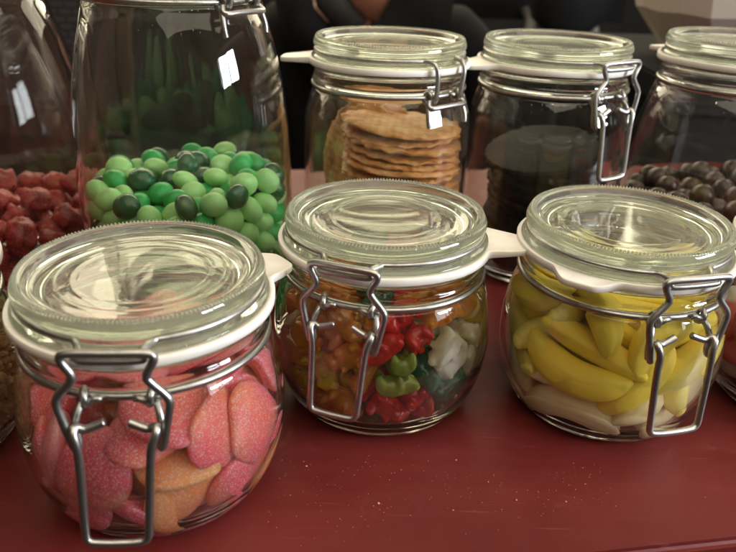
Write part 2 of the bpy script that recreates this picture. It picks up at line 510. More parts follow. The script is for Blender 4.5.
# settled resting places of the sweets: kind, variant, size, heartness, position in the jar (cm), quaternion
SIM = {
 'L': [('heart',0,1.0,0.35,(-0.15,-3.77,1.68),(0.46,0.74,-0.48,0.04)),('heart',1,1.0,0.6,(2.28,-2.35,1.68),(0.45,0.74,-0.11,0.49)),('heart',2,1.0,0.6,(3.91,-0.18,1.56),(0.3,-0.73,0.56,-0.26)),('heart',3,1.0,0.35,(2.66,1.96,1.78),(0.49,-0.06,0.71,0.51)),('heart',4,1.0,0.6,(-0.19,3.24,1.65),(0.41,-0.22,-0.6,-0.65)),('heart',5,1.0,0.6,(-2.38,2.22,1.72),(0.53,-0.1,-0.65,-0.54)),('heart',0,1.0,0.35,(-3.81,0.19,1.61),(0.38,0.24,-0.89,-0.12)),('heart',1,1.0,0.6,(-2.49,-2.41,1.61),(0.38,0.82,0.07,-0.41)),('heart',2,1.0,0.6,(1.84,-3.83,2.35),(0.43,0.03,0.8,-0.42)),('heart',3,1.0,0.35,(3.55,-2.36,2.09),(0.04,0.74,-0.36,0.57)),('heart',4,1.0,0.6,(4.15,0.39,3.6),(0.68,-0.33,0.3,-0.57)),('heart',5,1.0,0.6,(2.49,3.22,1.71),(0.35,-0.26,0.81,0.38)),('heart',0,1.0,0.35,(-0.27,4.27,2.04),(0.22,-0.23,-0.77,-0.55)),('heart',1,1.0,0.6,(-2.42,3.52,2.07),(0.38,-0.81,0.18,0.41)),('heart',2,1.0,0.6,(-3.76,2.0,2.66),(0.67,-0.5,-0.54,-0.09)),('heart',3,1.0,0.35,(-3.91,-2.02,2.64),(0.67,0.37,-0.65,-0.06)),('heart',4,1.0,0.6,(-1.87,-3.81,2.14),(0.61,0.71,-0.03,-0.35)),('heart',5,1.0,0.6,(3.28,-1.29,2.67),(0.59,0.75,0.3,0.07)),('heart',0,1.0,0.35,(3.28,0.81,3.34),(0.23,-0.45,0.14,-0.85)),('heart',1,1.0,0.6,(1.21,3.98,3.04),(0.56,-0.7,0.15,0.42)),('heart',2,1.0,0.6,(-1.14,3.19,3.13),(0.81,-0.48,-0.33,-0.01)),('heart',3,1.0,0.35,(-3.23,0.51,2.67),(0.6,-0.17,-0.76,0.18)),('heart',4,1.0,0.6,(-3.22,-1.27,2.71),(0.35,-0.17,-0.79,0.47)),('heart',5,1.0,0.6,(0.38,-3.22,2.48),(0.66,0.74,-0.1,-0.01)),('heart',0,1.0,0.6,(-4.41,0.19,3.74),(0.6,-0.08,-0.79,-0.12)),('heart',1,1.0,0.6,(1.38,3.18,3.19),(0.73,0.57,0.3,-0.21)),('heart',2,1.0,0.6,(4.24,-1.58,4.26),(0.01,-0.74,0.29,0.6)),('heart',3,1.0,0.6,(-1.06,-4.26,3.84),(0.17,0.01,-0.57,0.8)),('heart',4,1.0,0.6,(-1.72,-2.84,2.83),(0.4,0.23,0.56,0.69)),('heart',5,1.0,0.6,(3.23,1.31,4.72),(0.08,0.75,0.59,-0.28)),('heart',0,1.0,0.6,(-0.14,3.9,4.26),(0.21,-0.02,-0.29,-0.93)),('heart',1,1.0,0.6,(-2.08,3.83,3.64),(0.82,0.43,0.38,0.0)),('heart',2,1.0,0.6,(-3.22,2.5,4.29),(0.09,-0.22,0.34,-0.91)),('heart',3,1.0,0.6,(-1.09,4.07,5.14),(0.11,0.38,-0.44,-0.81)),('heart',4,1.0,0.6,(3.41,2.48,2.79),(0.22,-0.61,-0.49,-0.59)),('heart',5,1.0,0.6,(1.77,-3.55,3.97),(0.01,0.6,-0.78,-0.16)),('heart',0,1.0,0.6,(3.09,-2.86,4.67),(0.3,0.53,-0.57,-0.55)),('heart',1,1.0,0.6,(4.26,1.23,5.45),(0.55,0.33,-0.76,-0.09)),('heart',2,1.0,0.6,(3.02,-1.23,4.49),(0.75,-0.4,-0.51,-0.15)),('heart',3,1.0,0.6,(0.55,-3.52,4.81),(0.42,0.0,0.05,-0.9)),('heart',4,1.0,0.6,(-2.92,-3.04,3.92),(0.03,0.61,0.13,-0.78)),('heart',5,1.0,0.6,(0.71,3.74,5.44),(0.35,-0.32,0.02,-0.88)),('heart',0,1.0,0.6,(1.43,-3.2,5.69),(0.1,0.27,-0.94,-0.15)),('heart',1,1.0,0.6,(-0.17,-0.97,6.29),(0.0,-0.94,0.35,-0.0)),('heart',2,1.0,0.6,(-0.29,1.07,6.38),(0.02,-0.12,0.98,-0.15)),('heart',3,1.0,0.6,(1.61,-0.21,6.48),(0.91,0.11,-0.29,-0.29)),('heart',4,1.0,0.6,(2.79,0.52,6.41),(0.19,0.38,0.9,0.11)),('heart',5,1.0,0.6,(2.55,2.51,5.07),(0.5,0.57,-0.57,0.33)),('heart',0,1.0,0.6,(2.77,3.49,4.98),(0.59,-0.68,-0.0,-0.43)),('heart',1,1.0,0.6,(-3.41,-0.45,4.35),(0.09,0.9,0.14,0.39))],
 'M': [('bear',0,0.88,None,(1.56,3.67,1.46),(0.55,0.37,-0.65,0.38)),('bear',1,0.88,None,(1.62,2.51,1.22),(0.32,0.63,0.38,-0.6)),('bear',2,0.88,None,(-0.06,-3.25,1.21),(0.74,-0.23,-0.62,-0.12)),('bear',0,0.88,None,(2.03,-3.31,1.35),(0.95,-0.3,-0.0,-0.1)),('bear',1,0.88,None,(-2.8,0.49,1.47),(0.07,-0.07,-0.63,-0.77)),('bear',2,0.88,None,(-3.16,-0.45,1.05),(0.67,0.09,0.02,0.73)),('bear',0,0.88,None,(-3.75,-1.39,1.83),(0.47,0.31,-0.82,0.05)),('bear',1,0.88,None,(2.34,-1.61,1.53),(0.67,0.68,-0.27,-0.16)),('bear',2,0.88,None,(-1.46,2.51,0.94),(0.43,0.0,-0.0,0.91)),('bear',0,0.88,None,(-0.22,4.1,1.93),(0.7,-0.04,0.28,0.65)),('bear',1,0.88,None,(-0.98,-2.68,1.41),(0.5,0.3,-0.49,-0.65)),('bear',2,0.88,None,(-0.13,3.3,1.13),(0.52,-0.26,-0.11,-0.81)),('bear',0,0.88,None,(-0.44,-3.33,2.95),(0.27,-0.91,0.29,0.08)),('bear',1,0.88,None,(1.2,-2.99,1.25),(0.66,-0.17,-0.73,-0.0)),('bear',2,0.88,None,(2.85,0.89,1.22),(0.67,0.06,-0.73,0.12)),('bear',0,0.88,None,(4.46,0.19,2.36),(0.8,0.17,-0.55,-0.17)),('bear',1,0.88,None,(-2.57,1.42,1.73),(0.8,-0.59,0.14,0.03)),('bear',2,0.88,None,(-2.38,-1.58,1.4),(0.63,0.39,-0.41,-0.53)),('bear',0,0.88,None,(-1.54,3.92,2.18),(0.66,0.5,-0.49,-0.27)),('bear',1,0.88,None,(3.22,-2.29,1.77),(0.55,0.39,0.71,-0.19)),('bear',2,0.88,None,(-2.41,3.19,1.8),(0.74,0.4,-0.49,-0.22)),('bear',0,0.88,None,(-3.44,-2.59,2.53),(0.94,0.01,-0.06,0.35)),('bear',1,0.88,None,(-2.74,-2.74,1.45),(0.76,0.36,-0.04,0.54)),('bear',2,0.88,None,(2.96,2.2,1.41),(0.78,-0.24,0.56,0.17)),('bear',0,0.88,None,(0.28,2.93,2.13),(0.57,0.12,-0.2,0.79)),('bear',1,0.88,None,(3.12,-0.86,1.28),(0.03,-0.98,-0.2,0.03)),('bear',2,0.88,None,(2.75,0.81,2.49),(0.06,0.29,-0.94,0.17)),('bear',0,0.88,None,(-3.8,-1.09,3.2),(0.78,0.39,0.1,-0.48)),('bear',1,0.88,None,(-3.63,0.49,1.99),(0.71,0.23,-0.46,-0.48)),('bear',2,0.88,None,(-1.69,-3.64,1.95),(0.06,0.49,0.64,-0.59)),('bear',0,0.88,None,(2.38,1.57,3.5),(0.46,0.39,-0.75,0.27)),('bear',1,0.88,None,(1.7,-2.69,2.43),(0.42,-0.51,-0.58,-0.48)),('bear',2,0.88,None,(0.35,-4.04,2.05),(0.34,0.34,0.62,-0.62)),('bear',0,0.88,None,(3.28,-1.08,2.08),(0.72,-0.25,-0.07,-0.65)),('bear',1,0.88,None,(3.88,-0.82,3.24),(0.6,-0.31,-0.41,-0.61)),('bear',2,0.88,None,(-3.26,-0.33,2.36),(0.51,0.2,0.42,-0.73)),('bear',0,0.88,None,(2.14,2.32,2.45),(0.41,-0.37,-0.83,-0.08)),('bear',1,0.88,None,(0.81,4.17,2.68),(0.79,0.01,0.3,0.53)),('bear',2,0.88,None,(3.79,0.78,1.35),(0.06,-0.05,0.12,-0.99)),('bear',0,0.88,None,(-2.56,-0.9,4.26),(0.0,-0.7,-0.25,-0.67)),('bear',1,0.88,None,(-3.42,1.88,1.79),(0.74,-0.18,-0.65,0.03)),('bear',2,0.88,None,(-3.3,3.18,2.95),(0.02,0.51,-0.44,0.74)),('bear',0,0.88,None,(3.3,-2.88,3.97),(0.3,-0.29,-0.2,0.89)),('bear',1,0.88,None,(4.07,1.24,3.4),(0.06,-0.52,-0.47,-0.71)),('bear',2,0.88,None,(-2.15,2.52,2.45),(0.6,-0.08,0.42,-0.68)),('bear',0,0.88,None,(0.64,-4.38,3.35),(0.72,-0.04,-0.12,-0.68)),('bear',1,0.88,None,(-3.88,0.68,3.1),(0.75,-0.05,-0.2,0.63)),('bear',2,0.88,None,(-1.84,-2.81,2.48),(0.07,-0.26,-0.36,-0.9)),('bear',0,0.88,None,(3.95,-1.42,4.2),(0.69,-0.33,0.29,0.57)),('bear',1,0.88,None,(3.3,-3.15,2.73),(0.37,-0.62,0.17,0.67)),('bear',2,0.88,None,(-0.5,4.14,3.23),(0.16,0.73,0.21,-0.63)),('bear',0,0.88,None,(3.68,2.44,4.12),(0.24,0.91,0.33,0.09)),('bear',1,0.88,None,(2.42,3.45,3.25),(0.08,-0.71,-0.61,-0.34)),('bear',2,0.88,None,(-2.46,-1.55,3.21),(0.35,-0.19,-0.88,0.25)),('bear',0,0.88,None,(-0.63,-3.92,3.62),(0.37,-0.61,-0.07,0.7)),('bear',1,0.88,None,(-0.5,2.68,2.87),(0.65,0.25,-0.22,-0.68)),('bear',2,0.88,None,(1.32,-3.61,2.6),(0.87,0.31,-0.22,0.31)),('bear',0,0.88,None,(0.75,-4.08,4.3),(0.98,-0.12,-0.02,0.16)),('bear',1,0.88,None,(-4.02,-2.32,3.91),(0.66,-0.12,0.7,0.24)),('bear',2,0.88,None,(3.36,2.25,2.54),(0.38,-0.18,0.13,0.9)),('bear',0,0.88,None,(3.7,0.13,3.53),(0.24,-0.12,-0.5,-0.83)),('bear',1,0.88,None,(1.02,3.05,3.24),(0.88,0.19,0.25,0.34)),('bear',2,0.88,None,(-1.88,3.75,3.53),(0.2,0.11,0.18,-0.96)),('bear',0,0.88,None,(0.04,-4.34,5.15),(0.66,0.19,-0.26,-0.68)),('bear',0,0.88,None,(-2.93,2.5,4.47),(0.48,-0.3,-0.82,-0.04)),('bear',1,0.88,None,(4.14,-1.97,3.24),(0.28,0.47,-0.47,-0.7)),('bear',2,0.88,None,(-3.57,1.91,3.44),(0.24,0.53,-0.79,-0.18)),('bear',0,0.88,None,(2.91,2.85,4.68),(0.3,0.47,-0.16,0.82)),('bear',1,0.88,None,(-4.3,-0.04,3.84),(0.96,0.08,-0.25,0.13)),('bear',2,0.88,None,(2.11,3.17,4.07),(0.18,-0.42,0.29,-0.84)),('bear',0,0.88,None,(-1.58,-4.0,4.59),(0.46,0.25,-0.63,0.58)),('bear',0,0.88,None,(3.47,-1.76,4.95),(0.48,0.31,0.14,-0.81)),('bear',0,0.88,None,(2.71,-0.42,4.03),(0.75,-0.12,-0.65,0.08)),('bear',1,0.88,None,(-2.64,-3.42,3.56),(0.05,-0.42,-0.57,0.71)),('bear',2,0.88,None,(1.94,-3.51,3.63),(0.34,-0.04,0.27,-0.9)),('bear',0,0.88,None,(-4.29,1.33,4.68),(0.26,0.61,-0.04,0.75)),('bear',0,0.88,None,(-2.09,-2.63,4.18),(0.18,0.47,-0.82,-0.26)),('bear',1,0.88,None,(-0.91,4.06,4.1),(0.09,0.02,0.07,-0.99)),('bear',2,0.88,None,(2.87,-3.57,4.97),(0.49,-0.73,0.03,0.47)),('bear',0,0.88,None,(0.22,4.31,4.22),(0.07,-0.02,0.71,0.7)),('bear',1,0.88,None,(-2.73,0.74,3.28),(0.73,0.0,0.66,-0.15)),('bear',2,0.88,None,(1.39,2.29,4.61),(0.26,-0.84,-0.12,-0.45)),('bear',0,0.88,None,(-4.09,-0.11,4.92),(0.77,-0.16,0.11,-0.61)),('bear',1,0.88,None,(1.15,-2.48,3.44),(0.55,-0.02,0.19,0.81)),('bear',2,0.88,None,(4.35,0.55,4.75),(0.89,-0.03,-0.41,0.21)),('bear',0,0.88,None,(-1.79,3.73,4.94),(0.06,-0.13,-0.41,0.9)),('bear',1,0.88,None,(4.05,1.96,5.45),(0.24,0.76,0.04,-0.6)),('bear',2,0.88,None,(1.76,-1.96,4.58),(0.14,0.82,-0.55,0.05)),('bear',0,0.88,None,(2.49,-2.94,6.37),(0.77,0.31,0.31,-0.46)),('bear',1,0.88,None,(-3.64,-1.23,4.77),(0.02,0.58,0.68,-0.46)),('bear',2,0.88,None,(1.36,4.06,4.16),(0.25,-0.01,0.7,0.67)),('bear',1,0.88,None,(0.06,2.99,4.49),(0.8,0.44,-0.38,0.12)),('bear',0,0.88,None,(-3.19,2.99,5.49),(0.71,0.03,0.62,-0.34)),('bear',1,0.88,None,(2.65,-1.74,3.14),(0.84,0.02,-0.39,0.38)),('bear',2,0.88,None,(-3.52,-2.94,5.04),(0.27,-0.73,-0.21,-0.59)),('bear',0,0.88,None,(-1.45,2.37,4.14),(0.33,0.54,0.74,0.24)),('bear',1,0.88,None,(-2.24,-3.3,5.7),(0.32,0.5,-0.78,-0.18)),('bear',2,0.88,None,(4.18,-0.75,5.72),(0.07,0.01,0.9,0.44)),('bear',0,0.88,None,(1.81,-2.26,5.38),(0.85,0.22,-0.06,0.47)),('bear',1,0.88,None,(-2.81,1.06,4.54),(0.53,-0.21,0.17,-0.8)),('bear',2,0.88,None,(-2.96,-0.26,5.17),(0.15,0.51,-0.01,0.84)),('bear',0,0.88,None,(1.43,-3.57,5.41),(0.33,-0.14,0.84,-0.41)),('bear',1,0.88,None,(3.49,-1.83,6.26),(0.47,-0.56,0.31,0.6)),('bear',2,0.88,None,(-0.61,-2.75,4.19),(0.56,-0.28,-0.35,-0.7)),('bear',0,0.88,None,(-1.91,2.21,4.91),(0.49,-0.57,-0.21,0.63)),('bear',1,0.88,None,(-3.68,0.9,5.78),(0.86,0.16,-0.32,0.35)),('bear',2,0.88,None,(-1.78,-3.71,6.16),(0.44,-0.32,0.17,-0.82)),('bear',0,0.88,None,(3.05,-0.72,5.76),(0.71,-0.7,0.01,-0.01)),('bear',0,0.88,None,(-0.91,2.35,5.57),(0.44,0.26,0.17,0.84)),('bear',1,0.88,None,(-2.66,-2.48,6.89),(0.85,0.17,-0.33,0.37)),('bear',2,0.88,None,(-0.72,4.1,5.77),(0.1,-0.14,0.89,-0.42)),('bear',0,0.88,None,(-0.72,0.16,5.94),(0.34,0.0,-0.0,-0.94)),('bear',1,0.88,None,(2.99,-1.34,7.07),(0.09,-0.21,0.16,0.96)),('bear',2,0.88,None,(2.96,2.15,5.88),(0.15,0.38,-0.01,-0.91)),('bear',0,0.88,None,(0.6,3.77,5.44),(0.98,0.11,0.13,-0.07)),('bear',1,0.88,None,(0.47,-2.62,5.39),(0.88,0.31,-0.03,0.37)),('bear',2,0.88,None,(-2.95,-1.99,5.56),(0.44,0.24,0.37,0.78)),('bear',0,0.88,None,(2.17,3.51,5.39),(0.57,-0.16,-0.24,-0.77)),('bear',0,0.88,None,(1.22,2.06,5.72),(0.67,-0.36,-0.22,-0.61)),('bear',1,0.88,None,(-0.68,3.37,6.66),(0.77,0.21,-0.1,0.6)),('bear',2,0.88,None,(-1.95,-2.02,6.02),(0.83,-0.29,0.29,-0.38)),('bear',0,0.88,None,(2.04,-1.46,5.76),(0.77,-0.58,0.16,-0.2)),('bear',1,0.88,None,(0.63,-1.0,5.94),(0.85,-0.0,0.0,-0.53)),('bear',2,0.88,None,(2.96,1.09,4.39),(0.11,-0.19,-0.1,-0.97)),('bear',0,0.88,None,(2.51,0.71,5.56),(0.67,0.06,-0.73,0.11)),('bear',1,0.88,None,(-0.73,-3.1,5.57),(0.95,-0.14,0.05,0.29)),('bear',2,0.88,None,(-3.45,-0.99,6.08),(0.5,0.21,-0.26,-0.8)),('bear',0,0.88,None,(-2.37,-0.48,6.09),(0.89,0.1,0.14,0.42)),('bear',1,0.88,None,(-2.1,1.16,5.96),(0.18,0.88,-0.19,-0.39)),('bear',2,0.88,None,(1.59,-2.13,6.6),(0.55,0.01,-0.24,0.8)),('bear',0,0.88,None,(-0.14,1.61,6.18),(0.96,0.11,0.24,0.11)),('bear',1,0.88,None,(1.13,3.05,6.38),(0.7,-0.11,0.14,0.69)),('bear',2,0.88,None,(-0.25,-2.51,6.53),(0.15,-0.12,0.11,0.97)),('bear',0,0.88,None,(2.34,1.65,6.54),(0.92,0.03,-0.37,0.13)),('bear',1,0.88,None,(3.73,0.44,5.9),(0.62,-0.65,-0.07,0.43)),('bear',2,0.88,None,(0.59,-3.5,6.43),(0.19,0.77,-0.36,0.5)),('bear',0,0.88,None,(1.25,0.65,6.06),(0.99,0.1,0.01,0.02)),('bear',1,0.88,None,(-2.73,1.8,6.44),(0.54,-0.26,0.08,0.8)),('bear',2,0.88,None,(-2.05,3.05,6.07),(0.84,-0.1,0.34,0.4)),('bear',0,0.88,None,(-1.98,0.47,6.91),(0.06,-0.18,-0.04,-0.98))],
 'R': [('banana',0,0.92,None,(-3.04,0.3,1.06),(0.74,-0.03,-0.03,0.68)),('banana',1,0.92,None,(0.06,2.89,3.85),(1.0,-0.07,0.03,0.03)),('banana',2,0.92,None,(2.01,2.92,1.87),(0.17,0.01,0.79,0.59)),('banana',3,0.92,None,(3.82,0.29,1.67),(0.26,0.62,0.69,0.26)),('banana',4,0.92,None,(-3.82,0.32,1.69),(0.47,-0.56,-0.52,0.43)),('banana',0,0.92,None,(2.54,-2.88,1.84),(0.36,0.88,0.23,0.23)),('banana',1,0.92,None,(3.2,-1.02,2.15),(0.9,-0.23,-0.34,-0.16)),('banana',2,0.92,None,(-1.68,2.69,1.7),(0.02,-0.95,-0.24,0.19)),('banana',3,0.92,None,(-0.94,3.11,2.68),(0.1,-0.82,-0.46,0.32)),('banana',4,0.92,None,(-0.68,-2.31,1.24),(0.04,-0.19,-0.96,0.18)),('banana',0,0.92,None,(1.45,2.2,1.92),(0.04,0.2,0.57,-0.8)),('banana',1,0.92,None,(-2.25,-3.26,1.48),(0.84,-0.45,0.12,-0.29)),('banana',2,0.92,None,(-2.39,0.11,2.23),(0.62,-0.12,0.25,-0.74)),('banana',3,0.92,None,(1.35,3.28,2.85),(0.07,-0.01,-0.24,-0.97)),('banana',4,0.92,None,(2.98,0.69,2.3),(0.22,0.37,0.86,-0.26)),('banana',0,0.92,None,(-4.11,-0.37,3.82),(0.19,0.71,-0.56,-0.38)),('banana',1,0.92,None,(3.87,1.72,3.78),(0.26,0.48,0.74,0.39)),('banana',2,0.92,None,(1.0,4.28,3.76),(0.01,0.17,0.69,-0.7)),('banana',3,0.92,None,(-1.85,-2.71,2.54),(0.09,0.12,0.01,0.99)),('banana',4,0.92,None,(0.9,-3.06,2.07),(0.84,-0.2,-0.1,0.49)),('banana',0,0.92,None,(2.3,-2.96,4.27),(0.29,-0.13,0.95,-0.05)),('banana',4,0.92,None,(-1.96,3.62,5.53),(0.83,-0.37,-0.42,-0.09)),('banana',0,0.92,None,(3.18,-2.5,3.73),(0.08,-0.86,-0.37,-0.33)),('banana',1,0.92,None,(-2.69,-1.57,4.64),(0.02,-0.11,-0.05,0.99)),('banana',2,0.92,None,(2.65,1.02,3.9),(0.04,0.64,0.77,0.01)),('banana',3,0.92,None,(-1.21,-1.89,3.41),(0.89,-0.3,0.13,-0.31)),('banana',4,0.92,None,(3.28,0.18,4.76),(0.94,-0.02,0.04,0.34)),('banana',0,0.92,None,(-2.4,2.07,3.68),(0.34,-0.46,-0.25,0.79)),('banana',1,0.92,None,(-3.77,2.53,3.87),(0.67,0.11,0.7,-0.21)),('banana',2,0.92,None,(2.97,-0.15,5.92),(0.4,-0.22,0.0,0.89)),('banana',3,0.92,None,(2.33,2.67,5.01),(0.41,0.24,0.04,0.88)),('banana',4,0.92,None,(0.13,-3.87,3.78),(0.4,-0.03,0.91,-0.07)),('banana',1,0.92,None,(2.32,-1.88,4.72),(0.78,-0.19,-0.39,-0.45)),('banana',3,0.92,None,(-2.14,2.73,6.95),(0.81,0.23,-0.4,0.36)),('banana',4,0.92,None,(1.39,-3.96,5.96),(0.58,-0.75,-0.31,-0.04)),('banana',0,0.92,None,(-2.39,-3.45,4.07),(0.71,0.63,-0.12,-0.29)),('banana',1,0.92,None,(-3.03,0.76,4.51),(0.4,-0.15,-0.88,0.2)),('banana',2,0.92,None,(-1.8,-3.49,5.0),(0.2,0.21,0.23,0.93)),('banana',3,0.92,None,(1.18,-0.92,6.45),(0.19,-0.96,0.2,0.02)),('banana',4,0.92,None,(-3.57,-0.5,6.67),(0.76,0.22,-0.33,-0.52)),('banana',0,0.92,None,(-2.79,-0.47,5.78),(0.75,-0.06,0.05,0.66)),('banana',1,0.92,None,(-0.0,-2.41,4.46),(0.84,-0.32,0.34,0.28)),('banana',2,0.92,None,(-0.79,2.99,5.26),(0.58,0.06,-0.32,-0.74)),('banana',0,0.92,None,(0.45,2.35,5.56),(0.22,0.36,0.08,0.9)),('banana',0,0.92,None,(-0.19,-1.62,6.25),(0.98,0.02,0.12,-0.16)),('banana',1,0.92,None,(3.93,1.35,6.28),(0.06,-0.74,-0.32,0.59)),('banana',2,0.92,None,(1.38,1.91,6.18),(0.97,-0.06,0.03,0.24)),('banana',3,0.92,None,(2.77,2.6,7.4),(0.04,-0.5,-0.65,0.57)),('banana',4,0.92,None,(-2.1,0.88,6.56),(0.9,-0.37,0.16,-0.17)),('banana',0,0.92,None,(-2.04,-2.62,6.77),(0.62,-0.52,0.55,-0.23)),('banana',1,0.92,None,(0.4,2.96,7.7),(0.42,0.85,-0.21,-0.23)),('banana',4,0.92,None,(1.41,0.5,7.26),(0.15,0.05,-0.11,0.98)),('banana',0,0.92,None,(1.27,-1.78,7.05),(0.97,-0.17,0.09,-0.15)),('banana',1,0.92,None,(-3.37,-0.69,7.78),(0.52,-0.35,-0.24,0.74)),('banana',2,0.92,None,(0.76,-0.45,7.55),(0.15,-0.04,-0.44,0.88)),('banana',3,0.92,None,(-0.45,-3.09,7.11),(0.64,-0.15,0.69,-0.28))],
